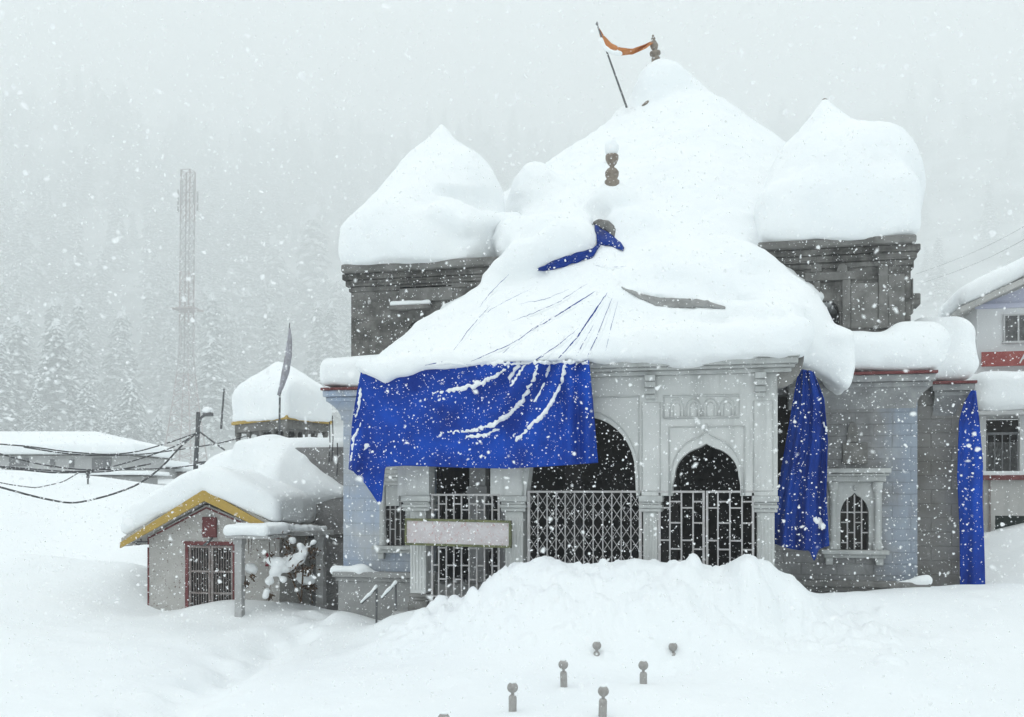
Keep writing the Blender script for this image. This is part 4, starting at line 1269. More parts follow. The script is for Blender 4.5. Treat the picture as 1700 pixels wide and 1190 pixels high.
# ------------------------------------------------------------------ flag on the spire
fl = empty('flag', tuple(S(1033, 158, 23.6)))
tag(fl, 'ragged orange pennant frozen between a leaning pole and the spire finial', 'flag')
p0, p1 = S(1034, 160, 23.6), S(991, 40, 23.6)
MB().tube([p0 + (p0 - p1) * 0.15, p0, p1], [0.026, 0.024, 0.018], 8).build('flag_pole', M['metal'], fl)
MB().lathe([(0, -0.03), (0.035, 0.0), (0.02, 0.04), (0, 0.07)], p1, 8).build('pole_tip', M['metal'], fl)
up = polyline([(993, 44), (1002, 58), (1015, 72), (1030, 79), (1050, 81), (1070, 74), (1084, 67)], 40)
lw = polyline([(995, 54), (999, 70), (1004, 84), (1012, 88), (1030, 92), (1050, 90), (1072, 80), (1084, 71)], 40)
P = np.zeros((9, 40, 3))
for i in range(9):
    t = i / 8
    for j in range(40):
        px, py = up[j] * (1 - t) + lw[j] * t
        P[i, j] = S(px, py, 23.6 + 0.4 * (j / 39) + 0.10 * math.sin(t * 3.1 + j * 0.2))
M['flag'] = mat('orange_cloth', (0.55, 0.22, 0.07), (0.45, 0.17, 0.06), scale=6, rough=0.8, bump=0.2)
fc = MB().grid(P).build('cloth', M['flag'], fl, smooth=True, solid=0.012)
sl = polyline([(998, 64), (1002, 75), (1009, 83), (1020, 87), (1030, 89)], 12)
v = Vol(tuple(S(1000, 88, 23.2) - Vector((.35, .5, .3))), tuple(S(1040, 40, 24) + Vector((.3, .5, .2))), 0.03)
for (a_, b_) in zip(sl[:-1], sl[1:]):
    k = abs(a_[0] - 1010) / 30
    v.add(v.cap(S(a_[0], a_[1], 23.5), S(b_[0], b_[1], 23.5), 0.05, 0.05), 0.03)
v.noise(0.02, 0.1, 90).mesh('snow_crease', M['snow'], fc)
MB().tube([S(1084, 68, 24.0), tipf], 0.02, 6).build('tie', M['flag'], fl)

# ------------------------------------------------------------------ faded sign board hung on the left pillars
sg = empty('sign_board', tuple(S(762, 882, 15.9)))
tag(sg, 'long faded pink sign board in a green frame on the left pillars', 'sign')
a, c, zt, zb = rect(674, 861, 849, 905, 15.92)
dzr = -0.03
q = MB()
q.hexa([(a, 15.88, zb), (c, 15.88, zb + dzr), (c, 15.955, zb + dzr), (a, 15.955, zb)], [(a, 15.88, zt), (c, 15.88, zt + dzr), (c, 15.955, zt + dzr), (a, 15.955, zt)])
m = bpy.data.materials.new('faded_sign_paint'); m.use_nodes = True
t_ = m.node_tree; pb = t_.nodes['Principled BSDF']; pb.inputs['Roughness'].default_value = 0.7
tc = t_.nodes.new('ShaderNodeTexCoord')
def tn(scale, loc=(0, 0, 0), det=4):
    mp = t_.nodes.new('ShaderNodeMapping'); mp.inputs['Scale'].default_value = scale; mp.inputs['Location'].default_value = loc
    n = t_.nodes.new('ShaderNodeTexNoise'); n.inputs['Scale'].default_value = 1; n.inputs['Detail'].default_value = det; n.inputs['Roughness'].default_value = 0.65
    t_.links.new(tc.outputs['Object'], mp.inputs[0]); t_.links.new(mp.outputs[0], n.inputs['Vector']); return n.outputs['Fac']
def tmix(f, a_, b_, lo, hi):
    r = t_.nodes.new('ShaderNodeMapRange'); r.inputs['From Min'].default_value = lo; r.inputs['From Max'].default_value = hi; t_.links.new(f, r.inputs['Value'])
    x = t_.nodes.new('ShaderNodeMix'); x.data_type = 'RGBA'; t_.links.new(r.outputs[0], x.inputs['Factor'])
    for s_, v_ in (('A', a_), ('B', b_)):
        if isinstance(v_, tuple): x.inputs[s_].default_value = v_ + (1,)
        else: t_.links.new(v_, x.inputs[s_])
    return x.outputs['Result']
c_ = tmix(tn((3, 3, 6)), (0.50, 0.45, 0.46), (0.58, 0.55, 0.56), 0.35, 0.65)
c_ = tmix(tn((26, 3, 16), (3, 0, 5)), c_, (0.46, 0.24, 0.23), 0.56, 0.72)     # washed-out lettering, no longer readable
c_ = tmix(tn((9, 3, 60)), c_, (0.40, 0.33, 0.34), 0.60, 0.75)
c_ = tmix(tn((40, 3, 40), (9, 1, 1)), c_, (0.85, 0.87, 0.88), 0.66, 0.69)
t_.links.new(c_, pb.inputs['Base Color'])
q.build('sign_panel', m, sg)
M['green'] = mat('mossy_green_frame', (0.09, 0.105, 0.06), (0.20, 0.205, 0.10), scale=7, rough=0.8, bump=0.3, spots=(W, 26, 0.68))
q = MB(); fw = 0.034
q.hexa([(a, 15.865, zt - fw), (c, 15.865, zt - fw + dzr), (c, 15.96, zt - fw + dzr), (a, 15.96, zt - fw)], [(a, 15.865, zt + .005), (c, 15.865, zt + dzr + .005), (c, 15.96, zt + dzr + .005), (a, 15.96, zt + .005)])
q.hexa([(a, 15.865, zb - .005), (c, 15.865, zb + dzr - .005), (c, 15.96, zb + dzr - .005), (a, 15.96, zb - .005)], [(a, 15.865, zb + fw), (c, 15.865, zb + fw + dzr), (c, 15.96, zb + fw + dzr), (a, 15.96, zb + fw)])
q.box(a - 0.005, a + fw * 0.8, 15.866, 15.959, zb + fw + 0.002, zt - fw - 0.002)
q.box(c - fw, c + 0.005, 15.866, 15.959, zb + fw + dzr + 0.002, zt - fw + dzr - 0.002)
q.build('sign_frame', M['green'], sg)
q = MB()
for xx in (a + 0.12, c - 0.14): MB().box(xx, xx + 0.03, 15.962, 16.19, zt - 0.12, zt - 0.09).build('sign_bracket', M['metal'], sg)

# ------------------------------------------------------------------ bollards poking out of the snow
def bollard(px, ptop, D, label, src=None):
    c = atZ(px, ptop, D)
    s = 1.0
    zb_ = gz(c.x, c.y) - 0.6
    root = empty('bollard', (c.x, c.y, c.z))
    tag(root, label, 'bollard', 'round-topped bollards in the snow')
    if src is None:
        r = 0.060
        # ball centre r below the top (snow cap adds a little)
        ball = MB().lathe([(0.0, -2.02 * r)] + [(r * math.sin(a_), -r - r * math.cos(a_)) for a_ in np.linspace(0.35, math.pi - 0.02, 12)], (c.x, c.y, c.z), 18).build('ball', M['bollard'], root, smooth=True)
        q = MB()
        q.lathe([(0.018, 0.0), (0.018, -0.03), (0.036, -0.035), (0.045, -0.06), (0.045, -1.2)], (c.x, c.y, c.z - 2 * r + 0.012), 8)
        q.build('shaft', M['bollard'], root)
        vv = Vol((c.x - .12, c.y - .12, c.z - 0.12), (c.x + .12, c.y + .12, c.z + .08), 0.008)
        vv.add(vv.ell((c.x, c.y, c.z - 0.003), (0.036, 0.034, 0.015)), 0).noise(0.005, 0.03, 95)
        vv.mesh('snow_cap', M['snow'], root)
    else:
        for ch in src.children:
            k = ch.copy(); COL.objects.link(k)
            k.parent = root
            k.matrix_parent_inverse = ch.matrix_parent_inverse.copy()
        root.rotation_euler = (random.uniform(-.03, .03), random.uniform(-.05, .05), random.uniform(0, 6))
    return root
b0 = bollard(851, 1132, 10.8, 'snow-capped bollard with the longest bare shaft, front left of the group')
bollard(1002, 1138, 10.7, 'snow-capped bollard front and middle, a step right of the longest one', b0)
bollard(935, 1095, 12.1, 'snow-capped bollard in the middle row, left one of its pair', b0)
bollard(1068, 1096, 12.0, 'snow-capped bollard in the middle row, right one of its pair', b0)
bollard(1117, 1066, 13.35, 'bollard at the far right of the group with only its ball and neck showing', b0)
bollard(991, 1064, 13.3, 'bollard drowned in snow up to its ball below the snow heap', b0)
bollard(737, 1183, 9.6, 'bollard top just showing at the bottom edge of the snow', b0)

# ------------------------------------------------------------------ speckled cabin with the yellow gable
M['speckle'] = mat('speckled_roughcast', (0.42, 0.405, 0.385), (0.50, 0.485, 0.465), scale=2.0, rough=0.9, bump=0.8, bscale=30, spots=((0.15, 0.10, 0.085), 18, 0.63))
YC = 18.9
def C(px, py, Y=YC): return onY(px, py, Y)
cab = empty('cabin', tuple(C(340, 1000)))
tag(cab, 'small roughcast cabin with yellow gable edge and barred double door', 'cabin')
wl, wr = C(245, 900).x, C(464, 900).x
apx = C(343, 838); ez = C(245, 890).z
q = MB()
gl = [(wl, -1.4), (wr, -1.4), (wr, ez + 0.02), (apx.x, apx.z), (wl, ez)]
d0, d1, dz = C(308, 950).x, C(392, 950).x, C(350, 905).z
hole = [(d0, -1.2), (d1, -1.2), (d1, dz), (d0, dz)]
v0, v1 = C(338, 0).x, C(361, 0).x
q.plate(gl, YC, YC + 0.25, holes=[hole])
q.box(wl, wl + 0.25, YC + 0.252, YC + 5.2, -1.4, ez)
q.box(wr - 0.25, wr, YC + 0.252, YC + 5.2, -1.4, ez)
q.build('wall', M['speckle'], cab)
# roof slabs
hl = C(199, 906, YC - 0.35); hr = C(466, 889, YC - 0.35); hp = C(339, 826, YC - 0.35)
q = MB()
th = 0.16
for e_ in (hl, hr):
    q.hexa([(e_.x, YC - 0.3, e_.z - 0.02), (hp.x, YC - 0.3, hp.z - 0.02), (hp.x, YC + 5.5, hp.z - 0.02), (e_.x, YC + 5.5, e_.z - 0.02)],
           [(e_.x, YC - 0.3, e_.z + th), (hp.x, YC - 0.3, hp.z + th), (hp.x, YC + 5.5, hp.z + th), (e_.x, YC + 5.5, e_.z + th)])
q.build('roof', M['speckle'], cab)
for e_ in (hl, hr):
    q = MB()
    zt_ = hp.z
    y0_ = YC - 0.36; y1_ = YC - 0.303
    w_ = 0.115
    q.hexa([(e_.x, y0_, e_.z - 0.05), (hp.x, y0_, hp.z - 0.07), (hp.x, y1_, hp.z - 0.07), (e_.x, y1_, e_.z - 0.05)],
           [(e_.x, y0_, e_.z + w_ - 0.05), (hp.x, y0_, hp.z + w_ + 0.06), (hp.x, y1_, hp.z + w_ + 0.06), (e_.x, y1_, e_.z + w_ - 0.05)])
    q.build('bargeboard', M['yellow'], cab, bevel=0.008)
# red line painted along gable and corner
q = MB()
def rl(a, b): q.bar((a[0], YC - 0.006, a[1]), (b[0], YC - 0.006, b[1]), 0.035, 0.012)
rl((wl + 0.02, -1.3), (wl + 0.02, ez - 0.04)); rl((wl + 0.02, ez - 0.04), (apx.x, apx.z - 0.06)); rl((apx.x, apx.z - 0.06), (wr, ez - 0.02))
q.build('red_line', M['red_trim'], cab)
# gutter hook and pipe under the left eave
q = MB()
p = C(232, 898); q.tube([C(206, 902, YC - .1), C(224, 900, YC - .1), C(245, 899, YC - .1)], 0.02, 6)
q.tube([p + Vector((0.07 * math.cos(t), -0.05, 0.08 * math.sin(t))) for t in np.linspace(0, 5.5, 12)], 0.012, 6)
q.build('gutter_hook', M['metal'], cab)
# dark red vent plaque
zt, zb = C(350, 858).z, C(350, 892).z
q = MB(); q.box(v0, v1, YC - 0.07, YC - 0.003, zb, zt); vp = q.build('vent', M['red_trim'], cab, bevel=0.01)
q = MB()
for i in range(4): q.box(v0 + 0.02, v1 - 0.02, YC - 0.085, YC - 0.071, zb + (zt - zb) * (i + .3) / 4, zb + (zt - zb) * (i + .5) / 4)
q.build('louvre', M['red_trim'], vp)
q = MB(); q.tube([C(352, 893, YC - .05), C(345, 900, YC - .2), C(338, 906, YC - .22)], 0.025, 6); q.build('lamp_arm', M['metal'], cab)
# barred double door
q = MB()
for xx in (d0, d1 - 0.07): q.box(xx, xx + 0.07, YC - 0.02, YC + 0.1, -1.2, dz)
q.box(d0 - 0.03, d1 + 0.03, YC - 0.03, YC + 0.1, dz + 0.002, dz + 0.08)
door = q.build('door', M['red_trim'], cab)
MB().box(d0, d1, YC + 0.2, YC + 0.24, -1.2, dz).build('door_backing', M['dark'], door)
M['old_iron'] = mat('rusty_grey_iron', (0.20, 0.16, 0.15), (0.33, 0.30, 0.29), scale=8, rough=0.7, bump=0.3)
q = MB()
for (x0, x1) in ((d0 + 0.075, (d0 + d1) / 2 - 0.01), ((d0 + d1) / 2 + 0.01, d1 - 0.075)):
    for xx in (x0, x1 - 0.045): q.box(xx, xx + 0.045, YC + 0.0, YC + 0.05, -1.2, dz - 0.01)
    q.box(x0 + .046, x1 - .046, YC + 0.002, YC + 0.05, dz - 0.06, dz - 0.01)
    for zz in (dz - 0.55, dz - 1.0): q.box(x0 + .046, x1 - .046, YC + 0.01, YC + 0.04, zz - 0.02, zz + 0.02)
    for i in range(1, 7):
        xx = x0 + 0.046 + (x1 - x0 - 0.092) * i / 7
        q.box(xx - 0.0055, xx + 0.0055, YC + 0.012, YC + 0.034, -1.2, dz - 0.061)
q.build('door_grille', M['old_iron'], door)
# thick snow on the cabin roof
xlo, xhi = hl.x - 0.4, C(575, 800, YC + 1).x
v = Vol((xlo - 0.25, YC - 0.75, -0.2), (xhi + 0.4, YC + 6.3, 4.6), 0.07)
sl_ = v.plane((hl.x, YC, hl.z + 0.76), (-(hp.z - hl.z), 0, hp.x - hl.x))
sr_ = v.plane((hp.x, YC, hp.z + 0.78), (0.44, 0, 1.0))
body = smax(sl_, sr_, 0.5)
bl = v.plane((hl.x, YC, hl.z + 0.13), (-(hp.z - hl.z), 0, hp.x - hl.x)); br = v.plane((hr.x, YC, hr.z + 0.13), ((hp.z - hr.z), 0, hr.x - hp.x))
under = smax(bl, br, 0.0)
body = smax(body, -under, 0.06)
body = smax(body, v.plane((0, YC - 0.42, 0), (0, -1, 0)) + 0 * v.x + 0 * v.z, 0.22)
body = smax(body, v.plane((0, YC + 5.9, 0), (0, 1, 0)) + 0 * v.x + 0 * v.z, 0.3)
body = smax(body, v.plane((hl.x - 0.06, 0, 0), (-1, 0, 0)) + 0 * v.y + 0 * v.z, 0.22)
body = smax(body, v.plane((hr.x - 0.05, 0, 0), (1, 0, 0)) + 0 * v.y + 0 * v.z, 0.2)
v.add(body, 0)
for a_, b_, ra, rb in ((C(300, 840, YC + .5), C(300, 830, YC + 3), .3, .3),):
    v.add(v.cap(a_, b_, ra, rb), 0.4)
v.noise(0.05, 0.8, 61).noise(0.02, 0.25, 62)
v.mesh('snow_cap', M['snow'], cab)

# ------------------------------------------------------------------ grey outbuilding wall between cabin and temple
YO = 20.4
ob = empty('outbuilding', tuple(C(520, 950, YO)))
tag(ob, 'plain grey concrete outbuilding half covered by sliding snow between cabin and temple', 'outbuilding')
x0, x1 = C(462, 0, YO).x, C(578, 0, YO).x
zt = C(560, 742, YO).z
q = MB(); q.box(x0, x1, YO, YO + 4.5, -1.2, zt); q.build('wall', M['concrete'], ob, bevel=0.02)
q = MB(); q.box(x0 - 0.05, x1 + 0.02, YO - 0.06, YO - 0.003, C(520, 893, YO).z, C(520, 886, YO).z); q.build('string_course', M['stone'], ob)
v = Vol((x0 - 2.9, YO - 1.3, 0.6), (x1 + 0.2, YO + 4.9, 4.6), 0.06)
v.add(v.rbox((x0 - 1.2, YO + 0.1, zt - 0.35), (x1 - 0.05, YO + 4.6, zt + 0.22), 0.2), 0)
for a_, b_, ra, rb in ((C(395, 800, YO + 1.0), C(470, 795, YO + .5), .72, .72), (C(452, 757, YO + 1.4), C(470, 764, YO + 1.6), .46, .46), (C(490, 790, YO + .35), C(566, 816, YO + .02), .56, .10),
                       (C(470, 815, YO - .1), C(520, 815, YO + .05), .55, .22), (C(430, 850, YO - .3), C(470, 835, YO - .2), .5, .42), (C(350, 815, YO + 1.0), C(400, 800, YO + 1.0), .5, .7)):
    v.add(v.cap(a_, b_, ra, rb), 0.4)
v.clip(v.plane((x1 + 0.0, 0, 0), (1, 0, 0)) + 0 * v.y + 0 * v.z, 0.05)
v.noise(0.05, 0.7, 63).noise(0.02, 0.22, 64)
v.mesh('roof_snow', M['snow'], ob)
q = MB()
for u, t, b_ in ((547, 700, 770), (552, 690, 765), (560, 735, 790)):
    q.tube([C(u, t, YO - .1), C(u + 1, (t + b_) / 2, YO - .08), C(u - 1, b_, YO - .06)], 0.012, 5)
q.build('loose_wires', M['cable'], ob)

# ------------------------------------------------------------------ open shelter in front of the cabin
sh_ = empty('shelter', tuple(C(465, 1010, 19.6)))
tag(sh_, 'roofless shelter of two white posts and a snow-loaded beam beside the cabin', 'shelter')
pA, pB = atZ(398, 1028, 19.6), atZ(533, 1000, 21.2)
def sh_post(p, ztop, w):
    q = MB(); q.box(p.x - w, p.x + w, p.y - w, p.y + w, p.z - 0.6, ztop)
    o = q.build('post', M['post'], sh_, bevel=0.008)
    q = MB(); q.box(p.x - w * 1.25, p.x + w * 1.25, p.y - w * 1.25, p.y + w * 1.25, ztop - 0.12, ztop - 0.002); q.build('post_cap', M['post'], o)
zb_ = atZ(398, 893, 19.6).z
sh_post(pA, zb_, 0.075); sh_post(pB, zb_, 0.085)
q = MB(); q.bar((pA.x - 0.15, pA.y - 0.15, zb_ + 0.05), (pB.x + 0.2, pB.y + 0.1, zb_ + 0.05), 0.16, 0.10, (0, 0, 1)); q.build('beam', M['post'], sh_, bevel=0.01)
pc0, pc1 = atZ(384, 885, 19.6), atZ(470, 885, 19.8)
q = MB(); q.box(pc0.x, pc1.x, pA.y - 0.3, pA.y + 0.9, zb_ + 0.003, zb_ + 0.06); q.build('canopy_slab', M['post'], sh_, bevel=0.01)
v = Vol((pc0.x - .3, pA.y - .7, zb_ - 0.1), (pc1.x + .4, pA.y + 1.3, zb_ + 0.7), 0.035)
v.add(v.rbox((pc0.x - 0.05, pA.y - 0.36, zb_ + 0.05), (pc1.x + 0.03, pA.y + 0.95, zb_ + 0.28), 0.1)).noise(0.03, 0.3, 65).noise(0.012, 0.1, 66)
v.mesh('snow_cap', M['snow'], sh_)
v = Vol((pA.x, pA.y - .3, zb_ - .2), (pB.x + .8, pB.y + .6, zb_ + .5), 0.03)
n = 9
for i in range(n):
    f0, f1 = 0.25 + 0.8 * i / n, 0.25 + 0.8 * (i + 1) / n
    pa = Vector((pA.x + (pB.x - pA.x) * f0, pA.y + (pB.y - pA.y) * f0, zb_ + 0.13)); pb_ = Vector((pA.x + (pB.x - pA.x) * f1, pA.y + (pB.y - pA.y) * f1, zb_ + 0.13))
    v.add(v.cap(pa, pb_, random.uniform(.05, .12), random.uniform(.05, .12)), 0.05)
v.noise(0.02, 0.12, 67).mesh('beam_snow', M['snow'], sh_)

# snow-laden shrub and dry stalk inside the shelter
M['twig'] = mat('dry_twig', (0.055, 0.035, 0.022), (0.10, 0.06, 0.035), scale=12, rough=0.9)
M['dead_leaf'] = mat('withered_leaf', (0.05, 0.035, 0.022), (0.10, 0.055, 0.03), scale=9, rough=0.9)
def twig_thing(name, label, cat, base, branches, snowblobs, leaves, D, seed):
    root = empty(name, tuple(atZ(*base, D)))
    tag(root, label, cat)
    q = MB()
    for pix, r in branches:
        q.tube([atZ(px, py, D + dd) for px, py, dd in pix], [r * (1 - 0.6 * k / (len(pix) - 1)) for k in range(len(pix))], 6)
    q.build('stems', M['twig'], root, smooth=True)
    rg = np.random.default_rng(seed)
    q = MB()
    for (px, py, spread, n) in leaves:
        for _ in range(n):
            c = np.array(atZ(px + rg.normal(0, spread), py + rg.normal(0, spread), D + rg.normal(0, .15)))
            a_ = rg.normal(0, 1, 3); a_ /= np.linalg.norm(a_); b_ = np.cross(a_, rg.normal(0, 1, 3)); b_ /= np.linalg.norm(b_) + 1e-6
            l, w = rg.uniform(.04, .09), rg.uniform(.015, .03)
            q.add([c - a_ * l, c + b_ * w, c + a_ * l, c - b_ * w], [(0, 1, 2, 3)])
    if leaves: q.build('leaves', M['dead_leaf'], root)
    pts = [(atZ(px, py, D + dd), r) for px, py, dd, r in snowblobs]
    A = np.array([p for p, r in pts]); R = max(r for p, r in pts)
    v = Vol(A.min(0) - R - .1, A.max(0) + R + .1, 0.03)
    for (p, r) in pts: v.add(v.ell(p, (r, r, r * 0.8)), 0.09)
    mr_ = min(r for p, r in pts); v.noise(min(.045, .4 * mr_), 0.13, seed).noise(min(.02, .18 * mr_), 0.06, seed + 1)
    v.mesh('snow_load', M['snow'], root)
    return root
twig_thing('shrub', 'drooping shrub bent over by a thick load of snow under the shelter', 'shrub', (462, 1000),
    [([(500, 1000, .1), (485, 960, 0), (468, 930, 0), (455, 925, -.1)], .02), ([(500, 1000, .1), (503, 950, .1), (500, 920, .1), (510, 890, .1)], .02), ([(468, 930, 0), (450, 960, -.1), (446, 995, -.1)], .012),
     ([(500, 940, .1), (512, 945, 0), (520, 955, 0)], .01), ([(447, 900, 0), (449, 930, 0), (445, 945, 0)], .008), ([(468, 893, .2), (470, 915, .2)], .008), ([(455, 893, .2), (458, 918, .2)], .007), ([(412, 893, 0), (413, 920, 0)], .008), ([(418, 893, 0), (416, 925, 0)], .006)],
    [(452, 930, -.1, .11), (465, 935, -.1, .14), (457, 950, -.1, .12), (447, 965, -.12, .10), (443, 980, -.12, .07), (440, 990, -.12, .06), (475, 942, 0, .11), (487, 937, 0, .10), (497, 930, 0, .10), (505, 918, 0, .09), (498, 905, 0, .08), (485, 898, .1, .09), (512, 910, .1, .06), (492, 922, 0, .07), (478, 925, 0, .05), (470, 962, -.1, .08), (520, 900, .1, .06)],
    [(448, 925, 5, 14), (490, 945, 8, 50), (515, 945, 7, 40), (448, 992, 3, 14), (482, 915, 6, 20), (518, 915, 6, 30), (470, 900, 8, 14)], 19.75, 70)
twig_thing('dry_plant', 'dry brown stalk with a snow cap standing before the rear shelter post', 'plant', (516, 1000),
    [([(519, 1001, 0), (516, 985, 0), (513, 972, 0)], .016), ([(513, 976, 0), (506, 972, 0)], .01), ([(514, 978, 0), (521, 972, 0)], .01)],
    [(505, 962, 0, .12), (513, 960, 0, .13), (498, 955, 0, .07), (519, 965, 0, .07)], [(508, 974, 4, 20), (518, 974, 4, 22)], 20.2, 72)
twig_thing('hanging_plant', 'small withered plant with a snow clump hanging beside the front shelter post', 'plant', (416, 960),
    [([(408, 945, 0), (414, 952, 0), (420, 957, 0)], .01), ([(407, 955, 0), (408, 970, 0), (410, 978, 0)], .012)],
    [(416, 944, 0, .09), (415, 940, 0, .07), (418, 947, 0, .07)], [(418, 956, 4, 16), (408, 968, 3, 16)], 19.75, 74)
M['red_cloth'] = mat('red_cloth', (0.25, 0.02, 0.035), (0.18, 0.02, 0.03), scale=9, rough=0.9)
rc = MB(); P = np.array([[atZ(440 + 5 * u + 2 * math.sin(v_ * 3), 918 + 22 * v_, 19.7 + .06 * math.sin(u * 5 + v_ * 4)) for u in np.linspace(0, 1, 6)] for v_ in np.linspace(0, 1, 8)])
tag(rc.grid(P).build('red_cloth', M['red_cloth'], None, smooth=True, solid=0.012), 'small red cloth strip hanging from the shelter above the bent shrub', 'cloth')

# ------------------------------------------------------------------ steps and pipe rail left of the porch
st = empty('steps', tuple(atZ(680, 1040, 16.2)))
tag(st, 'grey stone steps under snow at the foot of the left porch pillar', 'steps')
q = MB(); a, c = atZ(640, 1040, 16.1), atZ(735, 1040, 15.6)
for i in range(2):
    q.box(-5.62 + 0.12 * i, -3.4, 15.45 + 0.33 * i, (15.78 if i == 0 else YP - 0.125) - 0.002, -1.0, -0.36 + 0.15 * i)
q.build('tread', M['base_stone'], st, bevel=0.015)
v = Vol((-6.1, 15.0, -0.7), (-3.3, 16.4, 0.3), 0.035)
for i in range(2):
    v.add(v.rbox((-5.66 + 0.12 * i, 15.40 + 0.33 * i, -0.37 + 0.15 * i), (-3.5, 15.82 + 0.3 * i, -0.27 + 0.15 * i), 0.045), 0.1)
v.noise(0.03, 0.35, 76).noise(0.012, 0.12, 77)
v.mesh('tread_snow', M['snow'], st)
def rail(pix, D, label):
    r = empty('handrail', tuple(atZ(pix[0][0], pix[0][1], D)))
    tag(r, label, 'handrail')
    pts = [atZ(px, py, D + d) for px, py, d in pix]
    MB().tube(pts, 0.022, 8).build('rail', M['metal'], r, smooth=True)
    q = MB(); e = pts[-1]
    q.tube([e, Vector((e.x, e.y, gz(e.x, e.y) - 0.5))], 0.02, 8); q.build('rail_post', M['metal'], r)
    v = Vol(np.array(pts).min(0) - .15, np.array(pts).max(0) + .2, 0.02)
    for p, q_ in zip(pts[:-1], pts[1:]): v.add(v.cap(p + Vector((0, 0, .03)), q_ + Vector((0, 0, .03)), .024, .03), .03)
    v.noise(.01, .1, 78).mesh('rail_snow', M['snow'], r)
rail([(600, 1002, 0), (612, 990, .1), (625, 976, .2)], 17.2, 'snow-covered pipe handrail nearest the grey outbuilding')
rail([(634, 994, 0), (645, 981, .1), (657, 969, .2)], 16.9, 'snow-covered pipe handrail nearest the left porch pillar')

# ------------------------------------------------------------------ pavilion behind the cabin
YPV = 29.0
pv = empty('pavilion', tuple(onY(480, 760, YPV)))
tag(pv, 'open pavilion with yellow eaves under a tall cushion of snow', 'pavilion')
def V_(px, py, Y=YPV): return onY(px, py, Y)
cl, cm, cr = V_(384, 695, YPV + 1.2), V_(476, 690, YPV - 1.0), V_(552, 692, YPV + 1.6)
cb = Vector((cl.x + cr.x - cm.x, cl.y + cr.y - cm.y, cm.z))
ze = V_(476, 695, YPV - 1).z
corn = [Vector((p.x, p.y, ze)) for p in (cl, cm, cr, cb)]
ctr = sum(corn, Vector()) / 4
def inset(p, f, z): return Vector((ctr.x + (p.x - ctr.x) * f, ctr.y + (p.y - ctr.y) * f, z))
q = MB(); q.hexa([inset(p, 1, ze) for p in corn], [inset(p, 1, ze + 0.11) for p in corn]); q.build('eave', M['yellow'], pv)
q = MB(); q.hexa([inset(p, .93, ze - 0.26) for p in corn], [inset(p, .93, ze - 0.002) for p in corn])
q.build('eave_beam', M['stone_light'], pv)
zlow = gz(ctr.x, ctr.y) - 0.5
for i in range(4):
    for f in np.linspace(0, 1, 5)[:-1]:
        p = corn[i].lerp(corn[(i + 1) % 4], f); p = inset(p, .86, ze - .262)
        w = 0.11 if f == 0 else 0.075
        MB().lathe([(w, 0), (w, -0.1), (w * .7, -0.14), (w * .7, zlow - ze + .3)], p, 8).build('pillar', M['stone_light'], pv)
q = MB(); q.hexa([inset(p, .40, zlow) for p in corn], [inset(p, .40, ze - .262) for p in corn]); q.build('shade_block', M['dark'], pv)  # solid near-black block standing in for the shaded interior between the pillars
lo = np.array([min(p.x for p in corn), min(p.y for p in corn), ze]) - .5; hi = np.array([max(p.x for p in corn), max(p.y for p in corn), ze + 3.2]) + .5
v = Vol(lo, hi, 0.07)
d = None
for i in range(4):
    p, q2 = corn[i], corn[(i + 1) % 4]
    e = q2 - p; nrm = Vector((e.y, -e.x, 0)).normalized()
    if nrm.dot(p - ctr) < 0: nrm = -nrm
    pl = v.plane(p + nrm * 0.06, nrm) + 0 * v.z
    d = pl if d is None else smax(d, pl, 0.3)
pkz = V_(492, 596, ctr.y).z + 0.1
for i in range(4):
    p, q2 = corn[i], corn[(i + 1) % 4]
    e = q2 - p; nrm = Vector((e.y, -e.x, 0)).normalized()
    if nrm.dot(p - ctr) < 0: nrm = -nrm
    dist = nrm.dot(p - ctr)
    rise = pkz - (ze + 1.2)
    d = smax(d, v.plane((p.x, p.y, ze + 1.2), (nrm.x * rise, nrm.y * rise, dist)), 0.35)
d = smax(d, (ze + 0.05) - v.z + 0 * v.x + 0 * v.y, 0.08)
v.add(d, 0).noise(0.07, 0.9, 79).noise(0.025, .3, 80)
v.mesh('snow_cap', M['snow'], pv)

# wrapped banner on a bent pole in front of the pavilion
bn = empty('banner', tuple(V_(464, 740, 26.5)))
tag(bn, 'frozen grey banner wrapped round its bent pole before the pavilion', 'banner')
pp = [atZ(px, py, 27) for px, py in ((464, 760), (464, 700), (464, 658), (472, 622), (478, 580), (481, 536))]
MB().tube(pp[2:], [.03, .028, .022, .014], 8).build('banner_pole', M['metal'], bn, smooth=True)
MB().tube([pp[2] + Vector((0, .02, -.02)), pp[1], pp[0] + Vector((0, 0, -1.2))], .028, 8).build('banner_pole', M['metal'], bn)
M['banner'] = mat('greyish_lilac_cloth', (0.40, 0.40, 0.45), (0.28, 0.27, 0.29), scale=6, rough=.9, bump=.4, spots=(W, 22, .68))
cl_ = [atZ(px, py, 26.93) for px, py in ((462, 656), (468, 640), (474, 618), (479, 590), (481, 565), (481, 545))]
MB().tube(cl_, [.035, .07, .105, .095, .07, .025], 9).build('wrapped_cloth', M['banner'], bn, smooth=True)

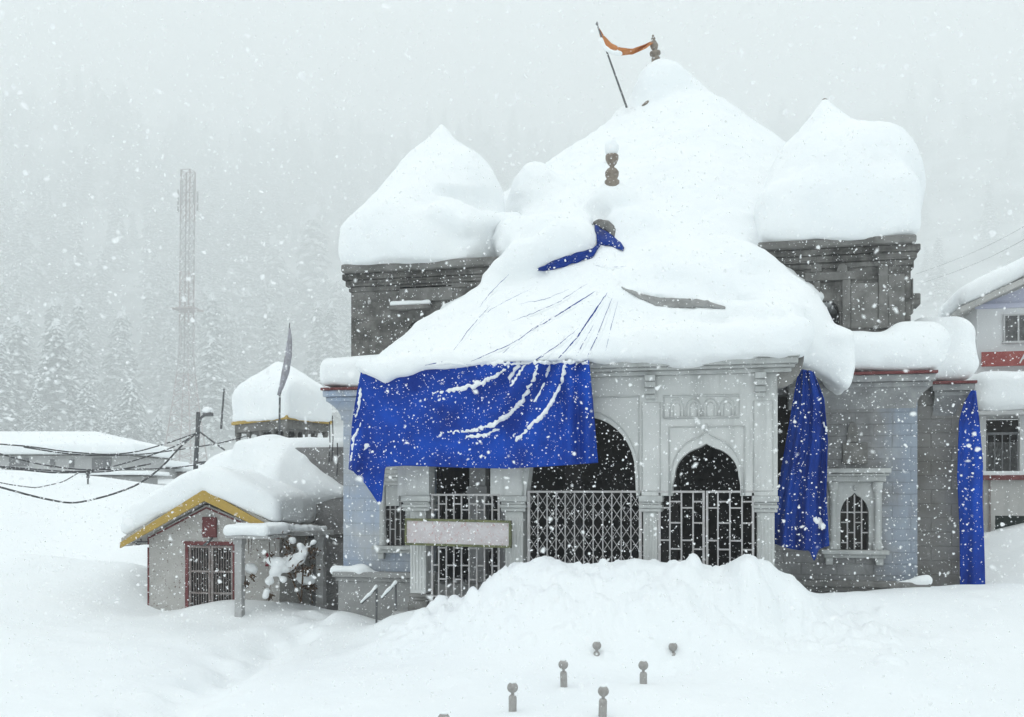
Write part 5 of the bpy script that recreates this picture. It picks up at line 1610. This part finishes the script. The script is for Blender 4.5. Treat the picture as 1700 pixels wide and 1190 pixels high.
# ------------------------------------------------------------------ thin pole, street lamp and wires
tag(MB().tube([atZ(367, 712, 30), atZ(372, 645, 30)], [.035, .025], 8).build('thin_pole', M['metal']), 'thin bare metal pole leaning slightly behind the street lamp', 'pole')
DL = 25.0
lp = empty('street_lamp', tuple(atZ(325, 772, DL)))
tag(lp, 'dark street lamp post with a snow-capped head and a brace', 'street lamp')
def Lq(px, py, d=0): return atZ(px, py, DL + d)
MB().tube([Lq(323, 860), Lq(325, 770), Lq(328, 720), Lq(329, 684)], [.065, .06, .055, .05], 10).build('lamp_post', M['metal'], lp, smooth=True)
MB().tube([Lq(330, 705), Lq(333, 694), Lq(338, 690), Lq(345, 687)], .035, 8).build('lamp_arm', M['metal'], lp, smooth=True)
q = MB(); c = Lq(346, 687); q.box(c.x - .12, c.x + .10, c.y - .09, c.y + .09, c.z - .06, c.z + .03); hd = q.build('lamp_head', M['metal'], lp, bevel=.02)
v = Vol(np.array(c) - .3, np.array(c) + .35, .025); v.add(v.ell((c.x - .03, c.y, c.z + .09), (.14, .12, .09))).noise(.02, .1, 83).mesh('snow_cap', M['snow'], hd)
MB().tube([Lq(332, 717), Lq(352, 732), Lq(373, 747)], .022, 6).build('brace', M['metal'], lp)
q = MB(); q.tube([Lq(325, 768), Lq(345, 767), Lq(352, 769)], .03, 6); q.build('cross_piece', M['metal'], lp)
def cable(pix, label, r=.016, D=(24.9, 20)):
    n = 40
    P = polyline(pix, n)
    # smooth the sag
    for _ in range(4): P[1:-1] = (P[:-2] + P[1:-1] * 2 + P[2:]) / 4
    pts = [atZ(px, py, D[0] + (D[1] - D[0]) * k / (n - 1)) for k, (px, py) in enumerate(P)]
    tag(MB().tube(pts, r, 6).build('cable', M['cable'], None, smooth=True), label, 'cable', 'overhead cables from the street lamp')
cable([(326, 720), (290, 742), (232, 762), (160, 782), (110, 783), (60, 779), (-40, 771)], 'cable running left from the lamp post low across the long building')
cable([(328, 718), (280, 735), (225, 751), (180, 755), (110, 750), (50, 741), (-40, 734)], 'topmost cable sagging across the snowy roof of the long building')
cable([(328, 718), (302, 738), (270, 775), (230, 805), (180, 823), (120, 837), (60, 825), (-20, 803)], 'lowest thick cable sagging deep in front of the snow bank', .022)
cable([(408, 724), (370, 735), (300, 746), (240, 754), (160, 757), (100, 752), (40, 742)], 'cable from the pavilion corner leftwards past the lamp post')
cable([(400, 759), (352, 768), (280, 778), (200, 779), (130, 780), (60, 770), (-30, 745)], 'cable slung between the lamp foot and the long building')
cable([(130, 785), (105, 800), (60, 810), (20, 805), (-30, 795)], 'short thin cable loop hanging below the other cables', .012)
cable([(250, 770), (180, 783), (90, 785), (0, 776), (-40, 772)], 'paired cable running just beneath the long roof', .02)

# ------------------------------------------------------------------ long low building and houses beyond the bank
def far_house(x0, x1, eave, base, ridge, D, label, depth, hip=(0, 0), snow=0.5, wins=(), wallc=None, name='house'):
    """flat-fronted house facing the viewer; rows and columns from the photo at distance D"""
    p0, p1 = atZ(x0, eave, D), atZ(x1, eave, D)
    ex = (p1 - p0); ex.z = 0; Lh = ex.length; ex.normalize(); ey = Vector((-ex.y, ex.x, 0))
    ze_ = p0.z; zb2 = atZ(x0, base, D).z - 1.5; zr = atZ(x0, ridge, D + depth / 2).z
    root = empty(name, (p0.x + ex.x * Lh / 2, p0.y + ex.y * Lh / 2, zb2 + 1.5))
    tag(root, label, 'house')
    def W3(u, v_, z): return Vector((p0.x, p0.y, 0)) + ex * u + ey * v_ + Vector((0, 0, z))
    q = MB(); q.hexa([W3(.3, .3, zb2), W3(Lh - .3, .3, zb2), W3(Lh - .3, depth, zb2), W3(.3, depth, zb2)], [W3(.3, .3, ze_), W3(Lh - .3, .3, ze_), W3(Lh - .3, depth, ze_), W3(.3, depth, ze_)])
    q.build('wall', wallc or M['far_wall'], root)
    for (a_, b_, t_, u_) in wins:
        A0 = atZ(a_, t_, D); B0 = atZ(b_, u_, D)
        u0 = (A0 - p0).dot(ex); u1 = (B0 - p0).dot(ex)
        q = MB(); q.hexa([W3(u0, .22, B0.z), W3(u1, .22, B0.z), W3(u1, .298, B0.z), W3(u0, .298, B0.z)], [W3(u0, .22, A0.z), W3(u1, .22, A0.z), W3(u1, .298, A0.z), W3(u0, .298, A0.z)])
        q.build('window', M['far_dark'], root)
    h0, h1 = hip
    def roofm(z0, zr, o):
        e = [W3(-o, -o, z0), W3(Lh + o, -o, z0), W3(Lh + o, depth + o, z0), W3(-o, depth + o, z0)]
        r = [W3(h0, depth / 2, zr), W3(Lh - h1, depth / 2, zr)]
        return e + r
    q = MB(); vs = roofm(ze_ + .002, zr - snow, .25)
    q.add(vs, [(0, 3, 2, 1), (0, 1, 5, 4), (1, 2, 5), (2, 3, 4, 5), (3, 0, 4)]); q.build('roof', M['stone_light'], root)
    e = roofm(ze_ + .05, zr, .35)
    lowv = [v_ for v_ in e[:4]]; midv = [v_ + Vector((0, 0, snow)) for v_ in e[:4]]
    q = MB().add(lowv + midv + e[4:], [(0, 3, 2, 1), (0, 1, 5, 4), (1, 2, 6, 5), (2, 3, 7, 6), (3, 0, 4, 7), (4, 5, 9, 8), (5, 6, 9), (6, 7, 8, 9), (7, 4, 8)])
    o = q.build('snow_cap', M['snow'], root, smooth=False)
    b_ = o.modifiers.new('bevel', 'BEVEL'); b_.width = .22; b_.segments = 4
    return root
M['far_wall'] = mat('pale_house_wall', (0.48, 0.48, 0.48), (0.55, 0.55, 0.55), scale=1, rough=.9, bump=.2)
M['far_pink'] = mat('pinkish_house_wall', (0.40, 0.33, 0.32), (0.44, 0.40, 0.39), scale=1, rough=.9, bump=.2)
M['far_dark'] = mat('dark_shutter', (0.20, 0.20, 0.21), (0.26, 0.26, 0.26), scale=2, rough=.7)
far_house(-150, 216, 756, 800, 716, 62, 'long low grey house with a hipped roof under smooth snow', 7, hip=(3.0, 3.6), snow=.7,
          wins=((12, 44, 760, 774), (80, 88, 762, 776), (112, 120, 762, 776), (150, 182, 760, 778), (-60, -30, 760, 776)))
far_house(205, 268, 776, 830, 764, 72, 'small far house wall with a flat snowy roof beside the long house', 5, hip=(.5, .5), snow=.5, wins=((218, 226, 788, 800),))
far_house(266, 330, 784, 850, 770, 76, 'pinkish far house half hidden behind the cabin roof', 5, hip=(.5, .5), snow=.4, wallc=M['far_pink'], wins=((276, 286, 795, 808),))
far_house(120, 240, 790, 830, 786, 58, 'low grey shed wall behind the snow bank below the cables', 3, hip=(.2, .2), snow=.25, wins=())
# small ornament post on the bank
op = MB().lathe([(.03, -.6), (.03, .12), (.06, .16), (.04, .22), (.08, .29), (.05, .36), (0, .40)], atZ(146, 800, 33), 10).build('post', M['metal'], None)
op.name = 'short_post'; tag(op, 'short dark knobbed post sticking out of the snow bank', 'post')

# ------------------------------------------------------------------ white house at the right edge
YB = 27.5
def B_(px, py, Y=YB): return onY(px, py, Y)
hs = empty('house', tuple(B_(1680, 950)))
tag(hs, 'white house with lilac gable, red sign band and snowy roofs at the edge', 'house')
M['white_wall'] = mat('white_house_paint', (0.68, 0.685, 0.695), (0.74, 0.745, 0.75), scale=1.2, rough=.8, bump=.15)
M['lilac'] = mat('pale_lilac_paint', (0.50, 0.52, 0.66), (0.56, 0.57, 0.67), scale=1.2, rough=.8, bump=.15)
M['beige_wall'] = mat('beige_wall_paint', (0.42, 0.415, 0.40), (0.50, 0.49, 0.475), scale=1.4, rough=.85, bump=.3, streak=((0.33, 0.33, 0.32), .4))
M['sign_red'] = mat('red_sign_paint', (0.27, 0.06, 0.055), (0.34, 0.10, 0.09), scale=6, rough=.6, spots=(W, 40, .70))
M['mesh_panel'] = mat('grey_blind', (0.10, 0.10, 0.10), (0.17, 0.17, 0.17), scale=9, rough=.8, bump=.4)
M['dark_green'] = mat('dark_green_shutter', (0.018, 0.035, 0.03), (0.035, 0.05, 0.045), scale=3, rough=.6)
x0 = B_(1622, 0).x; x1 = B_(1880, 0).x
z_gut = B_(1622, 508).z; apx_ = B_(1790, 425)
z_mid = B_(1660, 608).z
# upper storey set back over a balcony roof
q = MB(); q.plate([(x0, z_mid - 1.2), (x1, z_mid - 1.2), (x1, z_gut), (apx_.x + (apx_.x - x0) * 0.0, z_gut), (x0, z_gut)], YB, YB + .3)
q.box(x0, x0 + .3, YB + .302, YB + 2.1, -1, z_gut - .01)
q.build('upper_wall', M['white_wall'], hs)
q = MB(); q.plate([(x0 + .1, z_gut + .04), (x1 - .1, z_gut + .04), (apx_.x, apx_.z - .25)], YB + .04, YB + .2); q.build('gable', M['lilac'], hs)
q = MB(); q.box(x0 - .05, x1 + .05, YB - .05, YB - .003, z_gut - .08, z_gut + .035); q.build('gable_band', M['lilac'], hs)
eL = B_(1596, 513, YB - .6); 
q = MB()
aR = Vector((apx_.x, YB - .6, B_(1790, 418, YB - .6).z))
q.hexa([(eL.x, YB - .6, eL.z - .08), (aR.x, YB - .6, aR.z - .08), (aR.x, YB + 2.2, aR.z - .08), (eL.x, YB + 2.2, eL.z - .08)], [(eL.x, YB - .6, eL.z + .07), (aR.x, YB - .6, aR.z + .07), (aR.x, YB + 2.2, aR.z + .07), (eL.x, YB + 2.2, eL.z + .07)])
eR = Vector((2 * aR.x - eL.x, 0, eL.z))
q.hexa([(aR.x, YB - .6, aR.z - .08), (eR.x, YB - .6, eR.z - .08), (eR.x, YB + 2.2, eR.z - .08), (aR.x, YB + 2.2, aR.z - .08)], [(aR.x, YB - .6, aR.z + .07), (eR.x, YB - .6, eR.z + .07), (eR.x, YB + 2.2, eR.z + .07), (aR.x, YB + 2.2, aR.z + .07)])
q.build('roof', M['beige_wall'], hs)
v = Vol((eL.x - .4, YB - 1.0, eL.z - .2), (eR.x + .4, YB + 2.8, aR.z + 1.3), .09)
nl = (-(aR.z - eL.z), 0, aR.x - eL.x); nr = ((aR.z - eL.z), 0, aR.x - eL.x)
d = smax(v.plane((eL.x, 0, eL.z + .62), nl), v.plane((eR.x, 0, eR.z + .62), nr), .2)
un = smax(v.plane((eL.x, 0, eL.z + .06), nl), v.plane((eR.x, 0, eR.z + .06), nr), 0)
d = smax(d, -un, .05)
for p_, n_ in (((0, YB - .68, 0), (0, -1, 0)), ((0, YB + 2.3, 0), (0, 1, 0)), ((eL.x - .08, 0, 0), (-1, 0, 0)), ((eR.x + .08, 0, 0), (1, 0, 0))):
    d = smax(d, v.plane(p_, n_) + 0 * v.x + 0 * v.y + 0 * v.z, .25)
v.add(d, 0).noise(.05, .8, 85).noise(.02, .3, 86).mesh('roof_snow', M['snow'], hs)
a, c, zt, zb = B_(1668, 0).x, B_(1712, 0).x, B_(1690, 524).z, B_(1690, 566).z
q = MB(); q.box(a, c, YB - .03, YB - .003, zb, zt); w = q.build('window', M['mesh_panel'], hs)
q = MB()
for xx in (a - .04, (a + c) / 2 - .02, c): q.box(xx, xx + .04, YB - .05, YB - .004, zb - .0, zt)
q.box(a - .04, c + .04, YB - .05, YB - .004, zt + .002, zt + .04); q.box(a - .06, c + .06, YB - .08, YB - .004, zb - .06, zb - .002)
q.build('window_frame', M['far_wall'], w)
# red signboard with its white lettering cut off by the picture edge
a, c, zt, zb = B_(1629, 0, YB - .2).x, B_(1800, 0, YB - .2).x, B_(1660, 584, YB - .2).z, B_(1660, 608, YB - .2).z
q = MB(); q.box(a, c, YB - .26, YB - .2, zb, zt); sgn = q.build('sign_band', M['sign_red'], hs)
q = MB()
xs = B_(1693, 0, YB - .27).x
q.bar((xs, YB - .268, zb + .06), (xs + .12, YB - .268, zt - .07), .035, .012)
q.bar((xs + .06, YB - .268, zb + .17), (xs + .16, YB - .268, zb + .20), .035, .012)
q.build('lettering', M['white_wall'], sgn)
# projecting lower roof with deep snow
ax = B_(1620, 0, YB - 1.6).x
z_s0, z_s1 = B_(1650, 682, YB - 1.6).z, B_(1650, 618, YB - 1.2).z
q = MB(); q.box(ax, x1 + .6, YB - 1.7, YB - .02, z_s0 - .10, z_s0); q.build('balcony_roof', M['far_wall'], hs, bevel=.02)
v = Vol((ax - .4, YB - 2.2, z_s0 - .2), (x1 + 1.0, YB + .2, z_s1 + .4), .07)
v.add(v.rbox((ax - .06, YB - 1.82, z_s0 + .0), (x1 + .7, YB - .03, z_s1), .28), 0).noise(.05, .8, 87).noise(.02, .25, 88).mesh('balcony_snow', M['snow'], hs)
# veranda: dark room, railing, red stripe, beige wall, green shutter
z_v0 = B_(1660, 782, YB - 1.4).z
q = MB(); q.box(x0, x1, YB - .01, YB + .0 - .004, z_v0, z_s0 - .11); q.build('veranda_wall', M['dark'], hs)
q = MB(); q.box(ax + .05, x1 + .5, YB - 1.5, YB - .02, z_v0 - .10, z_v0); q.build('veranda_floor', M['white_wall'], hs)
q = MB(); zz = B_(1660, 790, YB - 1.5).z
q.box(ax + .05, x1 + .5, YB - 1.52, YB - 1.505, zz - .10, zz + .02); q.build('red_stripe', M['red_trim'], hs)
q = MB()
q.box(ax + .1, x1 + .4, YB - 1.42, YB - 1.38, z_v0 + .88, z_v0 + .94)
for k in range(26):
    xx = ax + .12 + k * .17
    q.box(xx, xx + .025, YB - 1.41, YB - 1.385, z_v0 + .002, z_v0 + .878)
q.build('railing', M['metal'], hs)
q = MB(); q.box(ax + .2, x1, YB - .5, YB - .45, z_v0 + .01, z_s0 - .7); q.build('blind', M['mesh_panel'], hs)
for u in (1626, 1692, 1760):
    xx = B_(u, 0, YB - 1.4).x
    MB().box(xx, xx + .14, YB - 1.45, YB - 1.31, z_v0 + .003, z_s0 - .102).build('veranda_post', M['far_wall'], hs)
q = MB()
a, c, zt = B_(1652, 0, YB - 1.4).x, B_(1800, 0, YB - 1.4).x, B_(1670, 856, YB - 1.4).z
q.plate([(ax + .06, -1), (x1 + .4, -1), (x1 + .4, z_v0 - .102), (ax + .06, z_v0 - .102)], YB - 1.4, YB - 1.2, holes=[[(a, -.8), (c, -.8), (c, zt), (a, zt)]])
q.build('lower_wall', M['beige_wall'], hs)
q = MB(); q.box(a - .05, c + .05, YB - 1.15, YB - 1.1, -.9, zt + .05)
sh2 = q.build('shutter', M['dark_green'], hs)
q = MB()
for u in (1632, 1644): xx = B_(u, 0, YB - 1.5).x; q.tube([(xx, YB - 1.45, -.8), (xx, YB - 1.45, z_v0 - .15)], .025, 6)
q.build('drain_pipe', M['old_iron'], hs)
# power lines fading into the sky
for k, (pa, pb) in enumerate((((1520, 455), (1760, 340)), ((1530, 470), (1760, 362)))):
    pts = [atZ(pa[0] + (pb[0] - pa[0]) * t, pa[1] + (pb[1] - pa[1]) * t + 10 * math.sin(math.pi * t), 140 - 40 * t) for t in np.linspace(0, 1, 20)]
    tag(MB().tube(pts, .018, 5).build('power_line', M['cable'], None), ('upper', 'lower')[k] + ' thin power line fading into the sky beside the right tower', 'power line', 'power lines in the sky')

# ------------------------------------------------------------------ snow-laden firs
M['needle'] = mat('dark_fir_needles', (0.15, 0.165, 0.16), (0.24, 0.25, 0.25), scale=.6, rough=.9)
M['bark'] = mat('fir_bark', (0.07, 0.06, 0.055), (0.10, 0.09, 0.08), scale=2, rough=.9)
def fir_meshes(H, seed, spread=0.24, dens=1.0):
    rg = np.random.default_rng(seed)
    nv_, ns_ = [], []
    nf, sf = [], []
    def quad(lst, fl, c, a, b):
        n = len(lst); lst.extend([c - a - b, c + a - b, c + a * .8 + b, c - a * .8 + b]); fl.append((n, n + 1, n + 2)); fl.append((n, n + 2, n + 3))
    def pad(c, a, b, u):
        n = len(ns_); ns_.extend([c + a, c + b, c - a, c - b, c + u, c - u * .6])
        sf.extend([(n, n + 1, n + 4), (n + 1, n + 2, n + 4), (n + 2, n + 3, n + 4), (n + 3, n, n + 4)])
        sf.extend([(n + 1, n, n + 5), (n + 2, n + 1, n + 5), (n + 3, n + 2, n + 5), (n, n + 3, n + 5)])
    z = H * .08
    while z < H * .97:
        f = z / H
        L0 = H * spread * (1 - f) ** .85 * rg.uniform(.75, 1.15) + .15
        nb = max(4, int((9 - 3 * f) * dens))
        off = rg.uniform(0, 6.28)
        for k in range(nb):
            az = off + 6.283 * k / nb + rg.normal(0, .15)
            L_ = L0 * rg.uniform(.7, 1.15)
            d = np.array([math.cos(az), math.sin(az), 0]); s = np.array([-d[1], d[0], 0]); up_ = np.array([0, 0, 1.])
            nseg = max(3, int(L_ / .45))
            droop = rg.uniform(.25, .5)
            for i in range(nseg):
                t = (i + .6) / nseg
                c = d * L_ * t + up_ * (z - droop * L_ * t ** 1.7 * .9) + rg.normal(0, .06, 3)
                w = (.22 + .28 * (1 - t)) * min(1.0, L_ / 1.6) * rg.uniform(.8, 1.3) + .06
                tang = d * 1.0 + up_ * (-droop * 1.5 * t); tang /= np.linalg.norm(tang)
                # needles hang below, snow lies on top
                for _ in range(2):
                    quad(nv_, nf, c - up_ * rg.uniform(.08, .22) + rg.normal(0, .07, 3), s * w + rg.normal(0, .07, 3), tang * .3 + up_ * rg.uniform(-.22, .1) + rg.normal(0, .06, 3))
                if rg.random() < .85:
                    pad(c + up_ * .10, s * w * rg.uniform(.9, 1.4), tang * .42 * rg.uniform(.8, 1.3), up_ * rg.uniform(.12, .22))
        z += H * rg.uniform(.028, .045) * (1.25 - .5 * f)
    for _ in range(14):
        quad(ns_, sf, np.array([rg.normal(0, .08), rg.normal(0, .08), H * rg.uniform(.95, 1.02)]), rg.normal(0, .12, 3), np.array([0, 0, .18]))
    return (nv_, nf), (ns_, sf)
protos = []
def fir_proto(H, seed, spread, dens=1.0):
    (nv_, nf), (ns_, sf) = fir_meshes(H, seed, spread, dens)
    r = empty('fir_tree', (0, 0, 0))
    np_mesh('crown', nv_, nf, M['needle'], r, smooth=False)
    np_mesh('snow_load', ns_, sf, M['snow'], r, smooth=True)
    MB().tube([(0, 0, -2), (0, 0, H * .5), (0, 0, H * .98)], [H * .018, H * .012, .03], 8).build('trunk', M['bark'], r)
    return r
fp = [fir_proto(12, 5, .29), fir_proto(10, 6, .36), fir_proto(13, 8, .24)]
used = [False] * 3
def place_fir(px, pbase, ptop, D, kind, label):
    D = D * 6.2
    p = atZ(px, pbase, D)
    H = (pbase - ptop) * D / F
    src = fp[kind]; base_h = (12, 10, 13)[kind]
    if not used[kind]:
        root = src; used[kind] = True
    else:
        root = src.copy(); COL.objects.link(root)
        for ch in src.children:
            k = ch.copy(); COL.objects.link(k); k.parent = root; k.matrix_parent_inverse = ch.matrix_parent_inverse.copy()
    root.location = p
    root.scale = (H / base_h,) * 3
    root.rotation_euler = (0, 0, random.uniform(0, 6.28))
    tag(root, label, 'tree', 'snow-laden fir trees below the slope')
firs = [
    (92, 760, 535, 95, 0, 'tallest fir of the slope edge, standing above the long house'),
    (143, 745, 632, 90, 1, 'bushy fir heavy with snow above the right half of the long roof'),
    (215, 765, 632, 92, 1, 'broad pale fir between the long house and the radio mast'),
    (28, 750, 530, 105, 0, 'snowy fir at the left, above the start of the long roof'),
    (0, 745, 560, 92, 2, 'fir cut by the left edge of the view'),
    (182, 745, 672, 84, 1, 'low young fir tucked beside the bushy one'),
    (262, 790, 690, 88, 1, 'small snow-covered fir before the foot of the radio mast'),
    (60, 730, 640, 84, 2, 'dark slim fir in front of the tallest one'),
    (352, 720, 560, 115, 0, 'fir between the radio mast and the thin pole'),
    (412, 700, 480, 201, 2, 'faint tall fir behind the pavilion'),
    (455, 690, 400, 232, 0, 'faint fir rising above the pavilion roof at the left of the banner'),
    (520, 700, 350, 232, 2, 'tall fading fir close to the left tower'),
    (560, 690, 460, 217, 0, 'fading fir partly hidden by the left tower'),
    (255, 700, 560, 193, 2, 'faded fir left of the radio mast on the slope'),
    (130, 690, 500, 130, 2, 'thin faded fir behind the tallest fir'),
    (200, 690, 520, 135, 0, 'faded fir on the slope between the bushy firs'),
    (-20, 690, 430, 209, 0, 'large faded fir at the very left of the slope'),
    (60, 680, 400, 232, 2, 'high faded fir above the left houses'),
    (385, 690, 450, 240, 0, 'wide faded fir right of the radio mast'),
]
for f in firs: place_fir(*f)

# forest on the slope: one far-off mass
def forest():
    rg = np.random.default_rng(77)
    nV, nQ, sV, sQ = [], [], [], []
    base = []
    for sd in (1, 2, 3):
        (a, b), (c, d) = fir_meshes(14, 100 + sd, .2, .55)
        base.append((np.array(a), np.array(b), np.array(c), np.array(d)))
    for _ in range(620):
        r = 845 + 1690 * rg.random() ** 0.8
        az = math.radians(rg.uniform(-34, 6) if rg.random() < .9 else rg.uniform(6, 34)) - TH
        x, y = r * math.sin(az), r * math.cos(az)
        z = float(hill_z(np.array([x]), np.array([y]))[0]) - 1
        s = rg.uniform(4.5, 9.3); ro = rg.uniform(0, 6.28)
        a, b, c, d = base[rg.integers(3)]
        Rm = np.array([[math.cos(ro), -math.sin(ro), 0], [math.sin(ro), math.cos(ro), 0], [0, 0, 1]])
        nQ.append(b + sum(len(q_) for q_ in nV)); nV.append(a @ Rm.T * s + [x, y, z])
        sQ.append(d + sum(len(q_) for q_ in sV)); sV.append(c @ Rm.T * s + [x, y, z])
    V1, Q1, V2, Q2 = np.concatenate(nV), np.concatenate(nQ), np.concatenate(sV), np.concatenate(sQ)
    o = np_mesh('forest', np.concatenate([V1, V2]), np.concatenate([Q1, Q2 + len(V1)]), [M['needle'], M['snow']], smooth=False)
    mi = np.zeros(len(o.data.polygons), dtype=np.int32); mi[len(Q1):] = 1
    o.data.polygons.foreach_set('material_index', mi)
    tag(o, 'snowy conifer forest fading into falling snow on the hillside', 'forest', kind='stuff')
forest()

# ------------------------------------------------------------------ red and white lattice radio mast
DM = 520.0
mast = empty('radio_mast', tuple(atZ(305, 775, DM)))
tag(mast, 'tall red and white lattice radio mast fading into the snowfall', 'mast')
M['mast_red'] = mat('faded_red_mast', (0.20, 0.125, 0.12), (0.25, 0.18, 0.175), scale=1, rough=.8)
M['mast_white'] = mat('white_mast', (0.22, 0.20, 0.20), (0.28, 0.25, 0.25), scale=1, rough=.8)
b0_ = atZ(307, 790, DM); t0_ = atZ(313, 284, DM)
Hm = t0_.z - b0_.z
nseg = 30
for seg in range(6):
    q = MB()
    for k in range(5 * seg, 5 * seg + 5):
        f0, f1 = k / nseg, (k + 1) / nseg
        def cw(f): return 2.55 + 6.6 * max(0, (.42 - f) / .42) ** 1.3
        def cn(f, i):
            w = cw(f); cx_ = b0_.x + (t0_.x - b0_.x) * f
            return Vector((cx_ + w * (1 if i in (1, 2) else -1), b0_.y + w * (1 if i >= 2 else -1), b0_.z + Hm * f))
        for i in range(4):
            q.tube([cn(f0, i), cn(f1, i)], .42, 4)
            q.tube([cn(f0, i), cn(f1, (i + 1) % 4)], .14, 4)
            q.tube([cn(f0, (i + 1) % 4), cn(f1, i)], .14, 4)
            q.tube([cn(f1, i), cn(f1, (i + 1) % 4)], .14, 4)
    q.build('mast_section', M['mast_red'] if seg % 2 or seg == 0 else M['mast_white'], mast)
q = MB()
for (px, a, b_) in ((296, 315, 352), (328, 318, 350), (302, 300, 340), (322, 300, 338), (300, 540, 580), (322, 540, 570)):
    q.tube([atZ(px, a, DM - 3), atZ(px, b_, DM - 3)], .5, 6)
    q.tube([atZ(px, (a + b_) / 2, DM - 3), atZ(312, (a + b_) / 2, DM)], .14, 4)
q.build('antenna', M['mast_white'], mast)
q = MB(); c = atZ(311, 514, DM); q.box(c.x - 6.2, c.x + 6.2, c.y - 6.2, c.y + 6.2, c.z - .35, c.z + .35); q.build('mast_platform', M['mast_red'], mast)

# ------------------------------------------------------------------ falling snow
def snowfall():
    rg = np.random.default_rng(99)
    def field(n, lo, hi):
        return rg.uniform(lo, hi, (n, 3))
    P = np.concatenate([field(NF1, (-15, 0.4, -0.8), (11, 16, 11.5)), field(NF2, (-24, 16, -0.5), (14, 40, 15))])
    # none inside the porch, under roofs or close against the lens
    inside = (P[:, 0] > -8) & (P[:, 0] < 5) & (P[:, 1] > 15.55) & (P[:, 1] < 28) & (P[:, 2] < 12)
    inside |= (P[:, 0] > -15) & (P[:, 0] < -7.5) & (P[:, 1] > 20) & (P[:, 1] < 28) & (P[:, 2] < 3.2)
    g = ground_h(P[:, 0], P[:, 1])
    d = np.sqrt(P[:, 0] ** 2 + P[:, 1] ** 2 + (P[:, 2] - EYE) ** 2)
    P = P[~inside & (P[:, 2] > g + .05) & (d > 2.2)]
    n = len(P)
    # irregular little clumps: a stretched, jittered octahedron
    r = np.minimum(rg.lognormal(math.log(0.0050), 0.50, n), 0.0115)
    # each flake a ragged, cupped hexagonal plate turned at random
    k6 = np.arange(6) * math.pi / 3
    rad = rg.uniform(.65, 1.5, (n, 6))
    loc = np.zeros((n, 7, 3))
    loc[:, :6, 0] = rad * np.cos(k6); loc[:, :6, 1] = rad * np.sin(k6); loc[:, :6, 2] = rg.normal(0, .28, (n, 6)); loc[:, 6, 2] = rg.uniform(.25, .7, n)
    q = rg.normal(0, 1, (n, 4)); q /= np.linalg.norm(q, axis=1)[:, None]
    w_, x_, y_, z_ = q.T
    Rm = np.stack([1 - 2 * (y_ * y_ + z_ * z_), 2 * (x_ * y_ - w_ * z_), 2 * (x_ * z_ + w_ * y_), 2 * (x_ * y_ + w_ * z_), 1 - 2 * (x_ * x_ + z_ * z_), 2 * (y_ * z_ - w_ * x_),
                   2 * (x_ * z_ - w_ * y_), 2 * (y_ * z_ + w_ * x_), 1 - 2 * (x_ * x_ + y_ * y_)], 1).reshape(n, 3, 3)
    V = P[:, None] + np.einsum('nij,nkj->nki', Rm, loc) * (r * 0.92)[:, None, None]
    tri = np.array([[i, (i + 1) % 6, 6] for i in range(6)])
    T = (tri[None] + (np.arange(n) * 7)[:, None, None]).reshape(-1, 3)
    o = np_mesh('falling_snow', V.reshape(-1, 3), T, M['flake'], smooth=False)
    tag(o, 'snowflakes falling thickly through the air', 'snowfall', kind='stuff')
NF1, NF2 = 230000, 20000
snowfall()

# ------------------------------------------------------------------ snow-filled air
hz = MB().box(-2640, 2640, -2640, 2640, -3.2, 1180)
m = bpy.data.materials.new('haze_air'); m.use_nodes = True
t_ = m.node_tree; t_.nodes.clear()
pvn = t_.nodes.new('ShaderNodeVolumePrincipled'); om = t_.nodes.new('ShaderNodeOutputMaterial')
pvn.inputs['Color'].default_value = (0.965, 0.988, 0.988, 1)
pvn.inputs['Density'].default_value = 0.00128
pvn.inputs['Anisotropy'].default_value = 0.2
t_.links.new(pvn.outputs[0], om.inputs['Volume'])
tag(hz.build('haze', m), kind='stuff')
